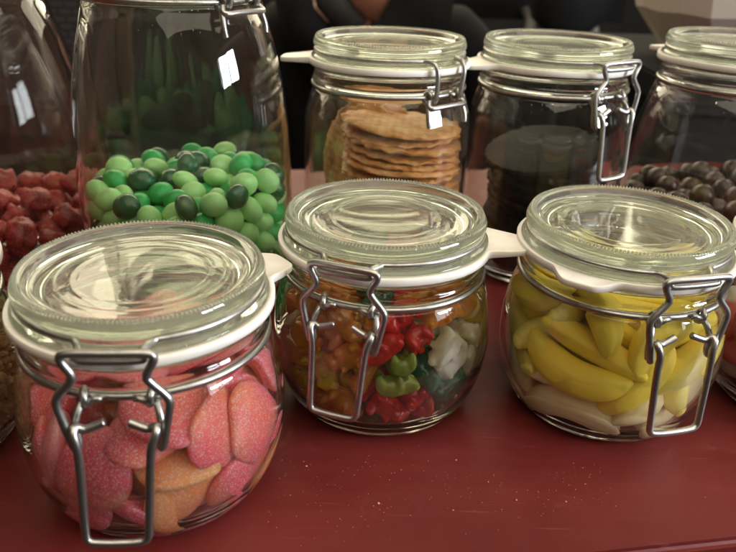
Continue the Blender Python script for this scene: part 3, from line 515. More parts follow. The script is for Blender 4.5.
 'G': [('lentil',0,0.82,None,(-3.98,1.44,4.56),(0.92,0.06,-0.11,0.37)),('lentil',1,0.865,None,(1.51,4.38,1.38),(0.94,0.22,-0.03,-0.24)),('lentil',2,0.91,None,(-2.83,3.6,1.55),(0.19,0.04,-0.55,-0.82)),('lentil',3,0.82,None,(-2.52,-4.0,1.36),(0.53,-0.28,-0.12,-0.79)),('lentil',4,0.865,None,(-4.4,1.46,1.28),(0.76,0.26,0.17,0.57)),('lentil',5,0.91,None,(3.69,2.95,1.44),(0.95,0.2,-0.23,-0.08)),('lentil',0,0.82,None,(-1.48,-4.46,1.55),(0.48,-0.65,-0.07,0.58)),('lentil',1,0.865,None,(1.03,-5.09,2.31),(0.61,-0.39,-0.45,-0.52)),('lentil',2,0.91,None,(-3.83,-1.84,3.24),(0.46,-0.7,0.29,-0.45)),('lentil',3,0.82,None,(-1.39,4.32,1.28),(0.59,-0.77,-0.23,0.0)),('lentil',4,0.865,None,(-1.05,-5.19,2.62),(0.6,-0.57,0.42,0.37)),('lentil',5,0.91,None,(4.05,2.22,2.53),(0.92,0.25,0.26,0.14)),('lentil',0,0.82,None,(4.65,-0.54,1.51),(0.39,0.81,-0.44,0.01)),('lentil',1,0.865,None,(-2.69,-4.48,2.6),(0.19,0.21,0.78,0.56)),('lentil',2,0.91,None,(0.11,4.73,1.67),(0.91,-0.2,-0.33,0.18)),('lentil',3,0.82,None,(3.71,3.56,2.47),(0.18,0.95,-0.25,0.08)),('lentil',4,0.865,None,(-4.7,-0.33,1.34),(0.08,-0.9,-0.3,0.31)),('lentil',5,0.91,None,(-3.48,-3.14,1.65),(0.3,0.68,0.61,0.27)),('lentil',0,0.82,None,(2.71,3.98,1.79),(0.68,0.39,0.15,0.6)),('lentil',1,0.865,None,(-4.2,-1.74,1.38),(0.44,-0.43,-0.6,0.51)),('lentil',2,0.91,None,(4.96,1.15,2.8),(0.6,-0.32,0.09,-0.73)),('lentil',3,0.82,None,(4.83,-1.7,2.6),(0.61,-0.06,0.07,0.79)),('lentil',4,0.865,None,(4.42,1.7,1.35),(0.1,0.31,0.08,-0.94)),('lentil',5,0.91,None,(1.96,-4.26,1.44),(0.2,0.06,-0.16,-0.96)),('lentil',0,0.82,None,(-0.64,5.1,3.55),(0.7,0.24,-0.02,0.67)),('lentil',1,0.865,None,(-1.49,-4.04,2.84),(0.09,-0.35,-0.44,0.82)),('lentil',2,0.91,None,(4.31,-1.95,1.5),(0.16,-0.8,0.51,-0.28)),('lentil',3,0.82,None,(-1.58,3.98,2.47),(0.28,0.08,0.76,-0.58)),('lentil',4,0.865,None,(4.64,0.59,1.7),(0.17,-0.23,-0.69,-0.67)),('lentil',5,0.91,None,(-0.12,-4.7,1.43),(0.06,0.15,-0.94,0.3)),('lentil',0,0.82,None,(-4.83,2.05,3.73),(0.02,0.75,0.45,-0.49)),('lentil',1,0.865,None,(-4.93,-1.42,2.4),(0.64,-0.08,0.24,0.73)),('lentil',2,0.91,None,(1.76,-3.66,5.01),(0.52,-0.68,-0.18,0.49)),('lentil',3,0.82,None,(4.1,-2.84,2.39),(0.34,-0.04,-0.15,0.93)),('lentil',4,0.865,None,(-5.07,-1.2,3.51),(0.58,-0.05,-0.11,0.81)),('lentil',5,0.91,None,(3.37,-3.28,1.42),(0.77,-0.31,-0.07,0.55)),('lentil',0,0.82,None,(-2.85,-3.25,2.84),(0.85,-0.47,0.17,-0.16)),('lentil',1,0.865,None,(-2.95,4.16,2.61),(0.32,0.7,0.62,-0.15)),('lentil',2,0.91,None,(-4.58,1.87,2.44),(0.43,0.05,-0.08,0.9)),('lentil',3,0.82,None,(-3.81,2.61,1.57),(0.45,0.64,-0.62,0.09)),('lentil',4,0.865,None,(-3.89,0.2,5.19),(0.29,-0.48,0.46,-0.69)),('lentil',5,0.91,None,(-1.96,4.84,3.2),(0.54,-0.4,-0.47,-0.57)),('lentil',0,0.82,None,(-4.97,0.92,3.14),(0.13,-0.98,-0.03,-0.13)),('lentil',1,0.865,None,(2.35,-4.45,2.58),(0.1,0.98,-0.17,-0.03)),('lentil',2,0.91,None,(3.06,-3.31,2.82),(0.49,-0.53,0.68,0.13)),('lentil',3,0.82,None,(-0.2,-4.41,2.64),(0.38,0.18,0.73,0.54)),('lentil',4,0.865,None,(0.94,-4.11,2.98),(0.46,-0.48,-0.57,-0.48)),('lentil',5,0.91,None,(-3.93,3.17,2.66),(0.46,0.5,-0.73,-0.07)),('lentil',0,0.82,None,(0.82,2.58,5.53),(0.4,0.01,-0.0,0.92)),('lentil',1,0.865,None,(-4.23,-2.95,2.5),(0.2,-0.84,0.33,-0.38)),('lentil',2,0.91,None,(4.6,2.26,3.64),(0.11,0.81,-0.58,0.01)),('lentil',3,0.82,None,(4.21,2.97,4.56),(0.07,0.92,0.33,0.19)),('lentil',4,0.865,None,(1.63,3.72,3.84),(0.14,-0.22,-0.75,0.61)),('lentil',5,0.91,None,(-4.52,-2.7,3.79),(0.51,-0.78,0.27,-0.26)),('lentil',0,0.82,None,(-4.88,0.51,2.13),(0.21,0.98,-0.02,0.04)),('lentil',1,0.865,None,(-0.82,5.04,2.36),(0.23,-0.07,0.97,0.04)),('lentil',2,0.91,None,(-0.9,-4.09,5.09),(0.87,-0.07,-0.14,-0.48)),('lentil',3,0.82,None,(5.25,-0.3,2.53),(0.44,0.49,0.71,0.23)),('lentil',4,0.865,None,(-4.44,-0.38,2.97),(0.95,0.22,-0.12,-0.17)),('lentil',5,0.91,None,(0.45,4.25,3.09),(0.36,0.32,-0.59,0.64)),('lentil',0,0.82,None,(3.06,2.8,3.55),(0.59,0.23,-0.68,0.37)),('lentil',1,0.865,None,(5.27,-0.43,4.07),(0.82,0.18,0.46,0.3)),('lentil',2,0.91,None,(-2.97,-2.99,4.13),(0.29,-0.86,0.37,-0.18)),('lentil',3,0.82,None,(-4.15,0.25,3.96),(0.76,-0.34,-0.06,0.55)),('lentil',4,0.865,None,(4.11,-3.25,4.81),(0.13,0.92,0.21,-0.32)),('lentil',5,0.91,None,(3.58,3.84,3.61),(0.14,-0.41,-0.77,0.48)),('lentil',0,0.82,None,(-3.67,-3.93,3.57),(0.33,-0.63,-0.26,-0.66)),('lentil',1,0.865,None,(1.61,4.86,2.47),(0.02,0.22,0.98,-0.0)),('lentil',2,0.91,None,(-2.59,-4.46,4.56),(0.1,-0.16,0.02,0.98)),('lentil',3,0.82,None,(-3.73,1.76,3.42),(0.56,0.21,-0.61,-0.51)),('lentil',4,0.865,None,(2.13,-3.69,3.56),(0.21,0.34,0.61,-0.68)),('lentil',5,0.91,None,(4.33,-0.31,3.35),(0.66,-0.06,0.23,-0.72)),('lentil',0,0.82,None,(2.25,-0.87,5.54),(0.0,-0.43,-0.91,0.01)),('lentil',1,0.865,None,(1.49,5.0,3.58),(0.97,0.01,-0.02,-0.23)),('lentil',2,0.91,None,(-4.09,-1.15,4.55),(0.35,0.34,-0.83,-0.28)),('lentil',3,0.82,None,(-5.24,-0.63,4.49),(0.78,0.1,0.06,0.61)),('lentil',4,0.865,None,(0.09,-5.36,3.44),(0.68,-0.73,-0.02,0.06)),('lentil',5,0.91,None,(4.3,-2.78,3.52),(0.93,-0.22,0.14,0.25)),('lentil',0,0.82,None,(-5.16,0.4,5.22),(0.18,-0.16,-0.89,0.38)),('lentil',1,0.865,None,(3.27,-2.72,5.73),(0.73,-0.65,-0.21,0.04)),('lentil',2,0.91,None,(-0.9,-2.94,5.75),(0.06,-0.01,-0.86,0.51)),('lentil',3,0.82,None,(-1.93,-4.76,3.66),(0.27,-0.68,0.65,-0.19)),('lentil',4,0.865,None,(0.23,5.15,4.28),(0.45,0.17,-0.05,0.88)),('lentil',5,0.91,None,(1.73,-4.88,3.6),(0.22,-0.95,-0.21,-0.0)),('lentil',0,0.82,None,(2.44,3.76,2.87),(0.62,0.15,0.09,-0.77)),('lentil',1,0.865,None,(3.78,1.44,4.41),(0.26,-0.52,-0.38,0.72)),('lentil',2,0.91,None,(4.84,1.79,5.02),(0.84,0.0,0.3,0.46)),('lentil',3,0.82,None,(-5.25,0.72,4.09),(0.18,-0.61,0.77,0.01)),('lentil',4,0.865,None,(-2.99,-0.82,5.52),(0.35,0.0,-0.0,0.94)),('lentil',5,0.91,None,(3.25,3.84,4.88),(0.48,0.01,0.11,-0.87)),('lentil',0,0.82,None,(0.34,3.79,5.48),(0.21,-0.19,-0.79,-0.54)),('lentil',1,0.865,None,(2.94,-2.99,4.36),(0.7,0.54,0.16,-0.43)),('lentil',2,0.91,None,(-0.64,4.82,5.26),(0.1,0.67,-0.73,-0.05)),('lentil',3,0.82,None,(-1.52,5.02,4.46),(0.9,0.05,0.07,0.44)),('lentil',4,0.865,None,(-0.46,4.0,4.26),(0.4,0.26,0.8,-0.36)),('lentil',5,0.91,None,(4.77,-1.6,3.8),(0.59,0.81,-0.05,-0.01)),('lentil',0,0.82,None,(1.9,-2.39,5.64),(0.52,0.2,0.38,0.74)),('lentil',1,0.865,None,(5.02,0.9,4.05),(0.29,-0.93,-0.17,0.12)),('lentil',2,0.91,None,(2.53,0.81,5.61),(0.0,0.79,0.61,-0.01)),('lentil',3,0.82,None,(-1.96,4.82,5.52),(0.65,-0.14,0.36,-0.65)),('lentil',4,0.865,None,(-3.71,3.92,3.83),(0.65,0.28,0.65,-0.27)),('lentil',5,0.91,None,(0.71,-2.87,5.62),(0.03,-0.56,-0.82,0.13)),('lentil',0,0.82,None,(-1.75,3.75,3.88),(0.69,0.22,0.63,-0.27)),('lentil',1,0.865,None,(2.21,4.75,5.55),(0.31,0.44,0.38,0.76)),('lentil',2,0.91,None,(-0.63,2.84,5.72),(0.39,0.76,-0.49,-0.18)),('lentil',3,0.82,None,(-1.94,3.42,5.21),(0.94,-0.2,0.13,0.25)),('lentil',4,0.865,None,(2.17,-4.85,4.85),(0.43,0.81,0.29,-0.29)),('lentil',5,0.91,None,(-2.94,3.06,3.7),(0.81,-0.23,-0.51,0.16)),('lentil',0,0.82,None,(-4.19,2.8,4.08),(0.09,0.33,0.42,0.84)),('lentil',1,0.865,None,(-2.47,1.51,5.66),(0.76,-0.35,-0.27,0.48)),('lentil',2,0.91,None,(1.3,4.74,4.78),(0.19,0.55,-0.78,-0.23)),('lentil',3,0.82,None,(3.26,-4.27,3.56),(0.33,-0.07,0.65,-0.69)),('lentil',4,0.865,None,(0.25,1.49,5.65),(0.2,-0.03,-0.47,0.86)),('lentil',5,0.91,None,(-3.16,2.72,4.95),(0.59,-0.2,-0.28,0.73)),('lentil',0,0.82,None,(-0.66,-5.36,4.71),(0.67,-0.74,-0.06,-0.06)),('lentil',1,0.865,None,(-3.06,-4.38,5.77),(0.11,0.23,0.56,0.79)),('lentil',2,0.91,None,(3.4,2.38,5.28),(0.18,-0.05,0.98,-0.03)),('lentil',3,0.82,None,(2.5,4.52,4.23),(0.54,0.51,0.25,0.62)),('lentil',4,0.865,None,(2.58,3.53,6.06),(0.15,0.4,0.1,0.9)),('lentil',5,0.91,None,(-3.83,-3.5,4.88),(0.93,0.0,-0.06,-0.36)),('lentil',0,0.82,None,(-1.92,0.18,5.53),(0.69,0.0,-0.0,-0.72)),('lentil',1,0.865,None,(-2.16,-3.45,5.31),(0.67,-0.49,0.21,0.51)),('lentil',2,0.91,None,(1.44,4.84,6.71),(0.13,-0.86,-0.5,0.02)),('lentil',3,0.82,None,(-5.11,-0.88,5.53),(0.41,-0.84,-0.26,0.22)),('lentil',4,0.865,None,(4.68,2.66,6.05),(0.8,-0.39,0.39,-0.23)),('lentil',5,0.91,None,(4.07,-0.63,4.56),(0.28,0.72,0.56,0.3)),('lentil',0,0.82,None,(-2.28,-2.23,5.58),(0.67,-0.14,0.1,0.72)),('lentil',1,0.865,None,(0.27,2.98,6.59),(0.53,0.23,-0.65,-0.49)),('lentil',2,0.91,None,(-0.44,-1.73,5.75),(0.41,0.83,-0.37,0.1)),('lentil',3,0.82,None,(-3.79,3.85,5.29),(0.52,0.78,0.2,0.29)),('lentil',4,0.865,None,(-1.66,3.9,6.15),(0.93,0.16,0.29,0.19)),('lentil',5,0.91,None,(1.89,-2.36,7.13),(0.69,-0.16,-0.7,0.06)),('lentil',0,0.82,None,(1.82,3.48,5.13),(0.25,0.0,-0.55,0.8)),('lentil',1,0.865,None,(3.3,2.46,6.5),(0.77,-0.23,0.19,-0.56)),('lentil',2,0.91,None,(-3.1,-1.96,6.45),(0.36,-0.04,-0.2,-0.91)),('lentil',3,0.82,None,(5.15,0.34,5.02),(0.96,-0.01,0.09,0.26)),('lentil',4,0.865,None,(-1.81,-1.26,6.09),(0.67,-0.5,0.18,-0.52)),('lentil',5,0.91,None,(-2.73,4.4,4.56),(0.02,-0.62,-0.26,-0.74)),('lentil',0,0.82,None,(-1.63,-5.04,5.58),(0.17,-0.21,-0.34,0.9)),('lentil',1,0.865,None,(4.72,-2.3,5.14),(0.82,-0.2,0.3,0.45)),('lentil',2,0.91,None,(0.4,5.08,5.99),(0.25,-0.81,-0.29,0.45)),('lentil',3,0.82,None,(1.09,-4.11,6.3),(0.22,0.82,-0.3,-0.43)),('lentil',4,0.865,None,(-1.25,-4.2,6.3),(0.39,0.72,-0.56,0.1)),('lentil',5,0.91,None,(1.29,2.01,6.61),(0.49,-0.85,-0.03,-0.17)),('lentil',0,0.82,None,(0.91,-1.26,5.53),(0.74,-0.0,-0.01,-0.67)),('lentil',1,0.865,None,(2.2,2.31,5.75),(0.45,0.22,0.86,0.1)),('lentil',2,0.91,None,(3.63,-0.39,5.67),(0.9,-0.06,-0.22,-0.38)),('lentil',3,0.82,None,(0.44,-3.97,4.68),(0.67,0.65,0.1,0.34)),('lentil',4,0.865,None,(-1.29,1.59,5.63),(0.31,0.59,0.68,0.3)),('lentil',5,0.91,None,(-4.35,2.61,5.42),(0.26,0.09,0.9,0.34)),('lentil',0,0.82,None,(3.14,-4.08,4.84),(0.83,0.46,-0.19,-0.26)),('lentil',1,0.865,None,(0.8,-5.19,5.55),(0.01,1.0,0.04,0.04)),('lentil',2,0.91,None,(-0.31,0.29,5.63),(0.13,-0.88,0.47,-0.03)),('lentil',3,0.82,None,(-0.75,1.94,6.77),(0.49,-0.45,-0.74,0.09)),('lentil',4,0.865,None,(-2.91,4.43,6.32),(0.4,-0.9,-0.2,-0.04)),('lentil',5,0.91,None,(-0.63,-4.34,3.88),(0.38,-0.2,0.21,-0.88)),('lentil',0,0.82,None,(2.93,4.51,6.6),(0.25,0.23,0.58,0.74)),('lentil',1,0.865,None,(-3.14,2.37,6.28),(0.51,-0.32,-0.15,-0.79)),('lentil',2,0.91,None,(2.69,1.14,6.82),(0.25,0.94,0.03,-0.24)),('lentil',3,0.82,None,(-3.02,0.19,6.17),(0.01,-0.35,-0.72,0.59)),('lentil',4,0.865,None,(-1.01,-0.66,6.29),(0.51,-0.62,0.03,-0.6)),('lentil',5,0.91,None,(4.53,1.68,6.85),(0.07,-0.14,-0.95,-0.27)),('lentil',0,0.82,None,(-3.7,1.38,5.85),(0.09,0.5,0.41,-0.76)),('lentil',1,0.865,None,(-4.01,3.37,6.44),(0.07,0.26,-0.95,0.13)),('lentil',2,0.91,None,(-4.7,2.17,6.7),(0.42,-0.41,0.59,0.56)),('lentil',3,0.82,None,(3.83,3.62,5.86),(0.89,0.15,0.43,-0.06)),('lentil',4,0.865,None,(5.08,-0.98,5.27),(0.12,-0.96,-0.16,0.19)),('lentil',5,0.91,None,(-4.02,3.12,7.62),(0.42,0.22,0.01,0.88)),('lentil',0,0.82,None,(1.16,0.25,5.54),(0.0,-0.55,-0.83,0.01)),('lentil',1,0.865,None,(3.98,-3.59,6.11),(0.66,0.63,0.29,0.28)),('lentil',2,0.91,None,(-1.87,2.42,6.55),(0.4,0.47,-0.79,0.04)),('lentil',3,0.82,None,(-2.69,1.17,6.77),(0.23,-0.95,-0.18,0.06)),('lentil',4,0.865,None,(-5.32,0.92,6.5),(0.29,0.75,0.24,0.55)),('lentil',5,0.91,None,(-2.75,3.63,7.11),(0.22,-0.93,0.31,-0.0)),('lentil',0,0.82,None,(5.16,0.78,5.99),(0.04,-0.56,0.82,-0.1)),('lentil',1,0.865,None,(-4.98,1.56,5.34),(0.69,0.48,-0.52,0.13)),('lentil',2,0.91,None,(0.54,-2.65,6.8),(0.89,0.03,0.02,0.45)),('lentil',3,0.82,None,(-3.7,-1.59,7.41),(0.22,-0.85,0.42,-0.24)),('lentil',4,0.865,None,(-4.31,0.48,6.28),(0.01,-0.91,0.17,-0.38)),('lentil',5,0.91,None,(-4.73,-2.16,6.83),(0.03,0.88,-0.47,-0.12)),('lentil',0,0.82,None,(4.86,-1.96,7.45),(0.7,-0.05,0.34,0.62)),('lentil',1,0.865,None,(-3.52,-2.03,5.24),(0.36,-0.26,-0.89,-0.06)),('lentil',2,0.91,None,(-0.89,3.57,6.9),(0.21,-0.61,-0.73,0.23)),('lentil',3,0.82,None,(1.38,3.38,6.3),(0.17,-0.8,0.4,-0.42)),('lentil',4,0.865,None,(1.51,-1.37,6.43),(0.11,0.2,-0.96,-0.16)),('lentil',5,0.91,None,(3.11,-1.37,6.61),(0.14,0.97,0.2,0.05)),('lentil',0,0.82,None,(-1.05,5.13,6.32),(0.07,0.02,0.1,0.99)),('lentil',1,0.865,None,(3.86,1.07,5.79),(0.54,-0.16,-0.61,0.56)),('lentil',2,0.91,None,(-4.8,-2.26,5.46),(0.73,-0.35,0.53,-0.23)),('lentil',3,0.82,None,(-0.33,5.26,7.22),(0.93,0.23,0.14,0.24)),('lentil',4,0.865,None,(-2.01,-4.97,6.74),(0.82,0.39,-0.43,0.03)),('lentil',5,0.91,None,(-5.18,-0.56,6.78),(0.01,-0.83,-0.41,0.38)),('lentil',0,0.82,None,(0.01,-4.03,6.02),(0.15,-0.45,-0.26,-0.84)),('lentil',1,0.865,None,(2.38,-0.19,6.54),(0.01,0.27,-0.13,0.95)),('lentil',2,0.91,None,(5.03,-0.7,6.39),(0.07,0.97,0.18,-0.1)),('lentil',3,0.82,None,(2.16,4.8,7.67),(0.06,-0.13,-0.16,-0.98)),('lentil',4,0.865,None,(0.61,-5.31,6.93),(0.68,0.34,0.61,-0.24)),('lentil',5,0.91,None,(-3.73,-3.15,6.01),(0.95,-0.27,0.03,0.13)),('lentil',0,0.82,None,(-3.42,-3.99,8.1),(0.01,-0.41,-0.89,-0.2)),('lentil',1,0.865,None,(2.69,-4.44,5.88),(0.95,-0.19,-0.18,-0.18)),('lentil',2,0.91,None,(1.85,-4.78,6.92),(0.63,0.49,0.25,0.54)),('lentil',3,0.82,None,(-4.12,-0.31,7.39),(0.12,0.12,-0.81,0.57)),('lentil',4,0.865,None,(3.94,3.42,7.02),(0.04,-0.65,-0.74,0.15)),('lentil',5,0.91,None,(-4.05,-0.95,6.23),(0.37,-0.38,0.74,-0.41)),('lentil',0,0.82,None,(-2.19,-2.16,7.45),(0.97,0.11,-0.12,-0.17)),('lentil',1,0.865,None,(-0.97,-2.29,6.89),(0.25,-0.08,0.81,0.53)),('lentil',2,0.91,None,(-2.2,-3.17,6.59),(0.07,-0.17,0.98,-0.03)),('lentil',3,0.82,None,(2.13,3.76,7.26),(0.04,0.04,0.95,-0.31)),('lentil',4,0.865,None,(0.62,-0.52,6.4),(0.27,-0.2,0.86,-0.39)),('lentil',5,0.91,None,(4.52,-2.07,6.34),(0.96,-0.2,-0.01,-0.21)),('lentil',0,0.82,None,(2.17,-3.49,6.41),(0.41,-0.21,-0.69,-0.56)),('lentil',1,0.865,None,(-1.87,4.94,7.32),(0.59,-0.8,-0.0,-0.09)),('lentil',2,0.91,None,(-4.2,1.02,7.43),(0.07,-0.09,-0.94,0.33)),('lentil',3,0.82,None,(0.64,5.14,7.75),(0.34,-0.83,-0.35,0.26)),('lentil',4,0.865,None,(1.39,4.94,8.59),(0.32,0.04,-0.0,-0.95)),('lentil',5,0.91,None,(4.17,-3.01,7.4),(0.44,-0.08,-0.87,0.22)),('lentil',0,0.82,None,(-1.32,0.72,6.49),(0.3,-0.84,0.46,0.03)),('lentil',1,0.865,None,(-3.06,1.98,7.58),(0.27,0.01,-0.34,-0.9)),('lentil',2,0.91,None,(5.09,-0.75,7.87),(0.63,0.49,-0.46,0.4)),('lentil',4,0.865,None,(0.83,-5.12,4.5),(0.41,0.03,-0.03,-0.91)),('lentil',5,0.91,None,(3.21,-4.15,7.16),(0.01,-0.5,0.77,0.4)),('lentil',0,0.82,None,(2.3,2.59,7.52),(0.55,-0.19,-0.77,-0.27)),('lentil',1,0.865,None,(-1.99,-3.69,7.7),(0.02,0.77,0.57,0.28)),('lentil',2,0.91,None,(1.27,0.7,6.7),(0.61,-0.32,0.34,0.64)),('lentil',3,0.82,None,(-3.06,-4.3,7.04),(0.17,0.82,-0.48,0.27)),('lentil',4,0.865,None,(1.32,1.56,7.7),(0.29,0.14,-0.17,0.93)),('lentil',5,0.91,None,(1.98,1.19,8.58),(0.25,0.0,-0.88,-0.41)),('lentil',0,0.82,None,(-2.17,-4.87,8.05),(0.46,-0.88,0.03,-0.13)),('lentil',1,0.865,None,(3.04,-2.73,7.08),(0.76,-0.17,0.47,-0.4)),('lentil',2,0.91,None,(3.79,0.03,6.82),(0.21,0.82,0.53,-0.1)),('lentil',3,0.82,None,(-0.37,-5.25,6.12),(0.54,-0.06,0.77,-0.34)),('lentil',4,0.865,None,(-0.06,-1.41,7.19),(0.52,0.32,0.75,0.23)),('lentil',5,0.91,None,(-0.99,4.0,8.08),(0.12,0.95,-0.28,-0.01)),('lentil',0,0.82,None,(5.18,0.44,8.49),(0.15,-0.29,0.29,-0.9)),('lentil',1,0.865,None,(3.75,-0.52,8.38),(0.18,-0.43,-0.73,0.49)),('lentil',3,0.82,None,(2.44,-3.39,8.01),(0.75,0.21,-0.63,0.07)),('lentil',4,0.865,None,(-5.37,0.35,7.76),(0.42,-0.49,-0.35,0.68)),('lentil',0,0.82,None,(-2.8,-0.84,7.08),(0.89,-0.01,-0.11,-0.45)),('lentil',1,0.865,None,(-4.92,-1.32,7.89),(0.22,-0.95,-0.22,0.01)),('lentil',2,0.91,None,(1.39,-0.94,7.51),(0.08,0.67,0.73,-0.12)),('lentil',3,0.82,None,(-3.9,-3.39,7.17),(0.57,-0.07,-0.13,-0.81)),('lentil',4,0.865,None,(0.24,4.1,7.2),(0.23,-0.05,-0.79,0.56)),('lentil',5,0.91,None,(4.46,2.74,7.94),(0.2,0.42,0.09,0.88)),('lentil',0,0.82,None,(-0.84,-3.58,7.03),(0.85,-0.12,0.25,0.45)),('lentil',1,0.865,None,(5.22,0.38,7.17),(0.36,0.23,0.88,0.22)),('lentil',2,0.91,None,(0.13,1.38,7.28),(0.38,0.53,-0.71,-0.26)),('lentil',3,0.82,None,(1.15,2.96,7.53),(0.59,0.11,0.56,0.57)),('lentil',4,0.865,None,(3.52,-1.65,5.4),(0.75,0.63,0.18,-0.12)),('lentil',5,0.91,None,(2.99,-1.41,7.8),(0.98,-0.04,0.09,0.16)),('lentil',0,0.82,None,(-1.4,1.25,7.57),(0.27,-0.15,0.0,0.95)),('lentil',2,0.91,None,(2.54,0.03,7.74),(0.22,0.13,-0.07,0.96)),('lentil',4,0.865,None,(-1.47,-1.22,7.45),(0.51,-0.02,0.74,0.43)),('lentil',5,0.91,None,(3.23,4.02,8.05),(0.96,0.2,0.14,-0.14)),('lentil',0,0.82,None,(3.09,2.79,8.42),(0.25,-0.89,0.06,0.39)),('lentil',1,0.865,None,(-0.88,-5.15,7.47),(0.14,-0.55,0.1,-0.82)),('lentil',0,0.82,None,(0.82,-2.2,7.98),(0.34,-0.91,-0.23,-0.08)),('lentil',3,0.82,None,(0.07,-3.29,7.91),(0.38,0.85,-0.22,0.29)),('lentil',1,0.865,None,(-4.57,-2.59,8.02),(0.29,0.89,-0.0,-0.35)),('lentil',2,0.91,None,(-4.27,0.23,8.56),(0.93,0.15,0.05,0.34)),('lentil',4,0.865,None,(-2.99,0.37,7.68),(0.73,0.32,0.54,-0.28)),('lentil',5,0.91,None,(-4.76,1.89,8.22),(0.23,-0.15,-0.23,-0.93)),('lentil',2,0.91,None,(4.05,0.78,7.78),(0.03,-0.06,0.38,0.92)),('lentil',3,0.82,None,(-0.92,5.27,8.29),(0.13,0.04,-0.42,-0.9)),('lentil',4,0.865,None,(-0.98,-2.54,8.04),(0.82,0.11,-0.12,0.55)),('lentil',0,0.82,None,(-3.12,-0.67,8.18),(0.02,0.03,-0.35,0.94)),('lentil',2,0.91,None,(3.8,-2.35,8.64),(0.4,0.64,0.65,-0.03)),('lentil',3,0.82,None,(4.99,-1.66,8.7),(0.46,0.34,-0.6,0.56)),('lentil',0,0.82,None,(-0.16,0.04,6.86),(0.07,-0.33,0.85,-0.4)),('lentil',4,0.865,None,(1.81,3.57,8.3),(0.12,-0.81,0.52,-0.23)),('lentil',0,0.82,None,(-0.11,2.71,7.84),(0.14,0.37,-0.92,0.01)),('lentil',2,0.91,None,(0.89,0.22,8.1),(0.51,-0.36,-0.04,0.78)),('lentil',5,0.91,None,(-1.57,2.71,7.81),(0.38,-0.27,-0.13,0.88)),('lentil',0,0.82,None,(-3.77,-1.83,8.53),(0.91,0.05,0.17,0.37)),('lentil',2,0.91,None,(0.18,1.77,8.62),(0.24,-0.87,-0.43,-0.05)),('lentil',4,0.865,None,(-2.3,1.27,8.4),(0.07,0.37,-0.9,0.22)),('lentil',0,0.82,None,(1.28,-3.46,7.49),(0.67,0.29,0.12,-0.67)),('lentil',1,0.865,None,(3.19,0.72,8.85),(0.05,0.37,-0.57,-0.73)),('lentil',3,0.82,None,(3.14,1.82,7.61),(0.94,-0.03,0.26,0.23)),('lentil',0,0.82,None,(-1.84,0.02,7.09),(0.07,0.31,0.31,-0.9)),('lentil',1,0.865,None,(0.23,-4.32,7.44),(0.2,0.89,0.02,0.41)),('lentil',3,0.82,None,(-3.05,-2.86,7.87),(0.03,0.52,0.51,-0.69)),('lentil',4,0.865,None,(-3.06,4.43,8.1),(0.01,-0.37,0.76,-0.54)),('lentil',0,0.82,None,(3.66,-3.86,8.48),(0.44,0.7,0.36,0.43)),('lentil',1,0.865,None,(2.49,-4.6,8.21),(0.25,-0.09,0.58,0.77)),('lentil',2,0.91,None,(-0.84,-0.17,8.03),(0.24,-0.69,-0.64,0.24)),('lentil',0,0.82,None,(3.77,1.82,8.58),(0.16,-0.33,-0.84,-0.41)),('lentil',4,0.865,None,(0.13,-1.1,8.35),(0.23,0.29,-0.91,0.18)),('lentil',0,0.82,None,(1.11,-5.06,8.18),(0.79,-0.27,0.5,-0.21)),('lentil',2,0.91,None,(-2.93,3.01,8.33),(0.14,-0.32,-0.9,0.25)),('lentil',3,0.82,None,(1.9,-0.85,8.54),(0.98,-0.2,0.09,-0.01)),('lentil',5,0.91,None,(0.47,3.7,8.43),(0.74,-0.21,0.07,-0.63)),('lentil',0,0.82,None,(-0.03,0.38,8.91),(0.19,0.59,-0.51,-0.6)),('lentil',2,0.91,None,(-2.23,-1.65,8.53),(0.03,-0.96,-0.26,0.07)),('lentil',3,0.82,None,(5.14,1.55,8.02),(0.16,-0.58,-0.51,-0.61))],
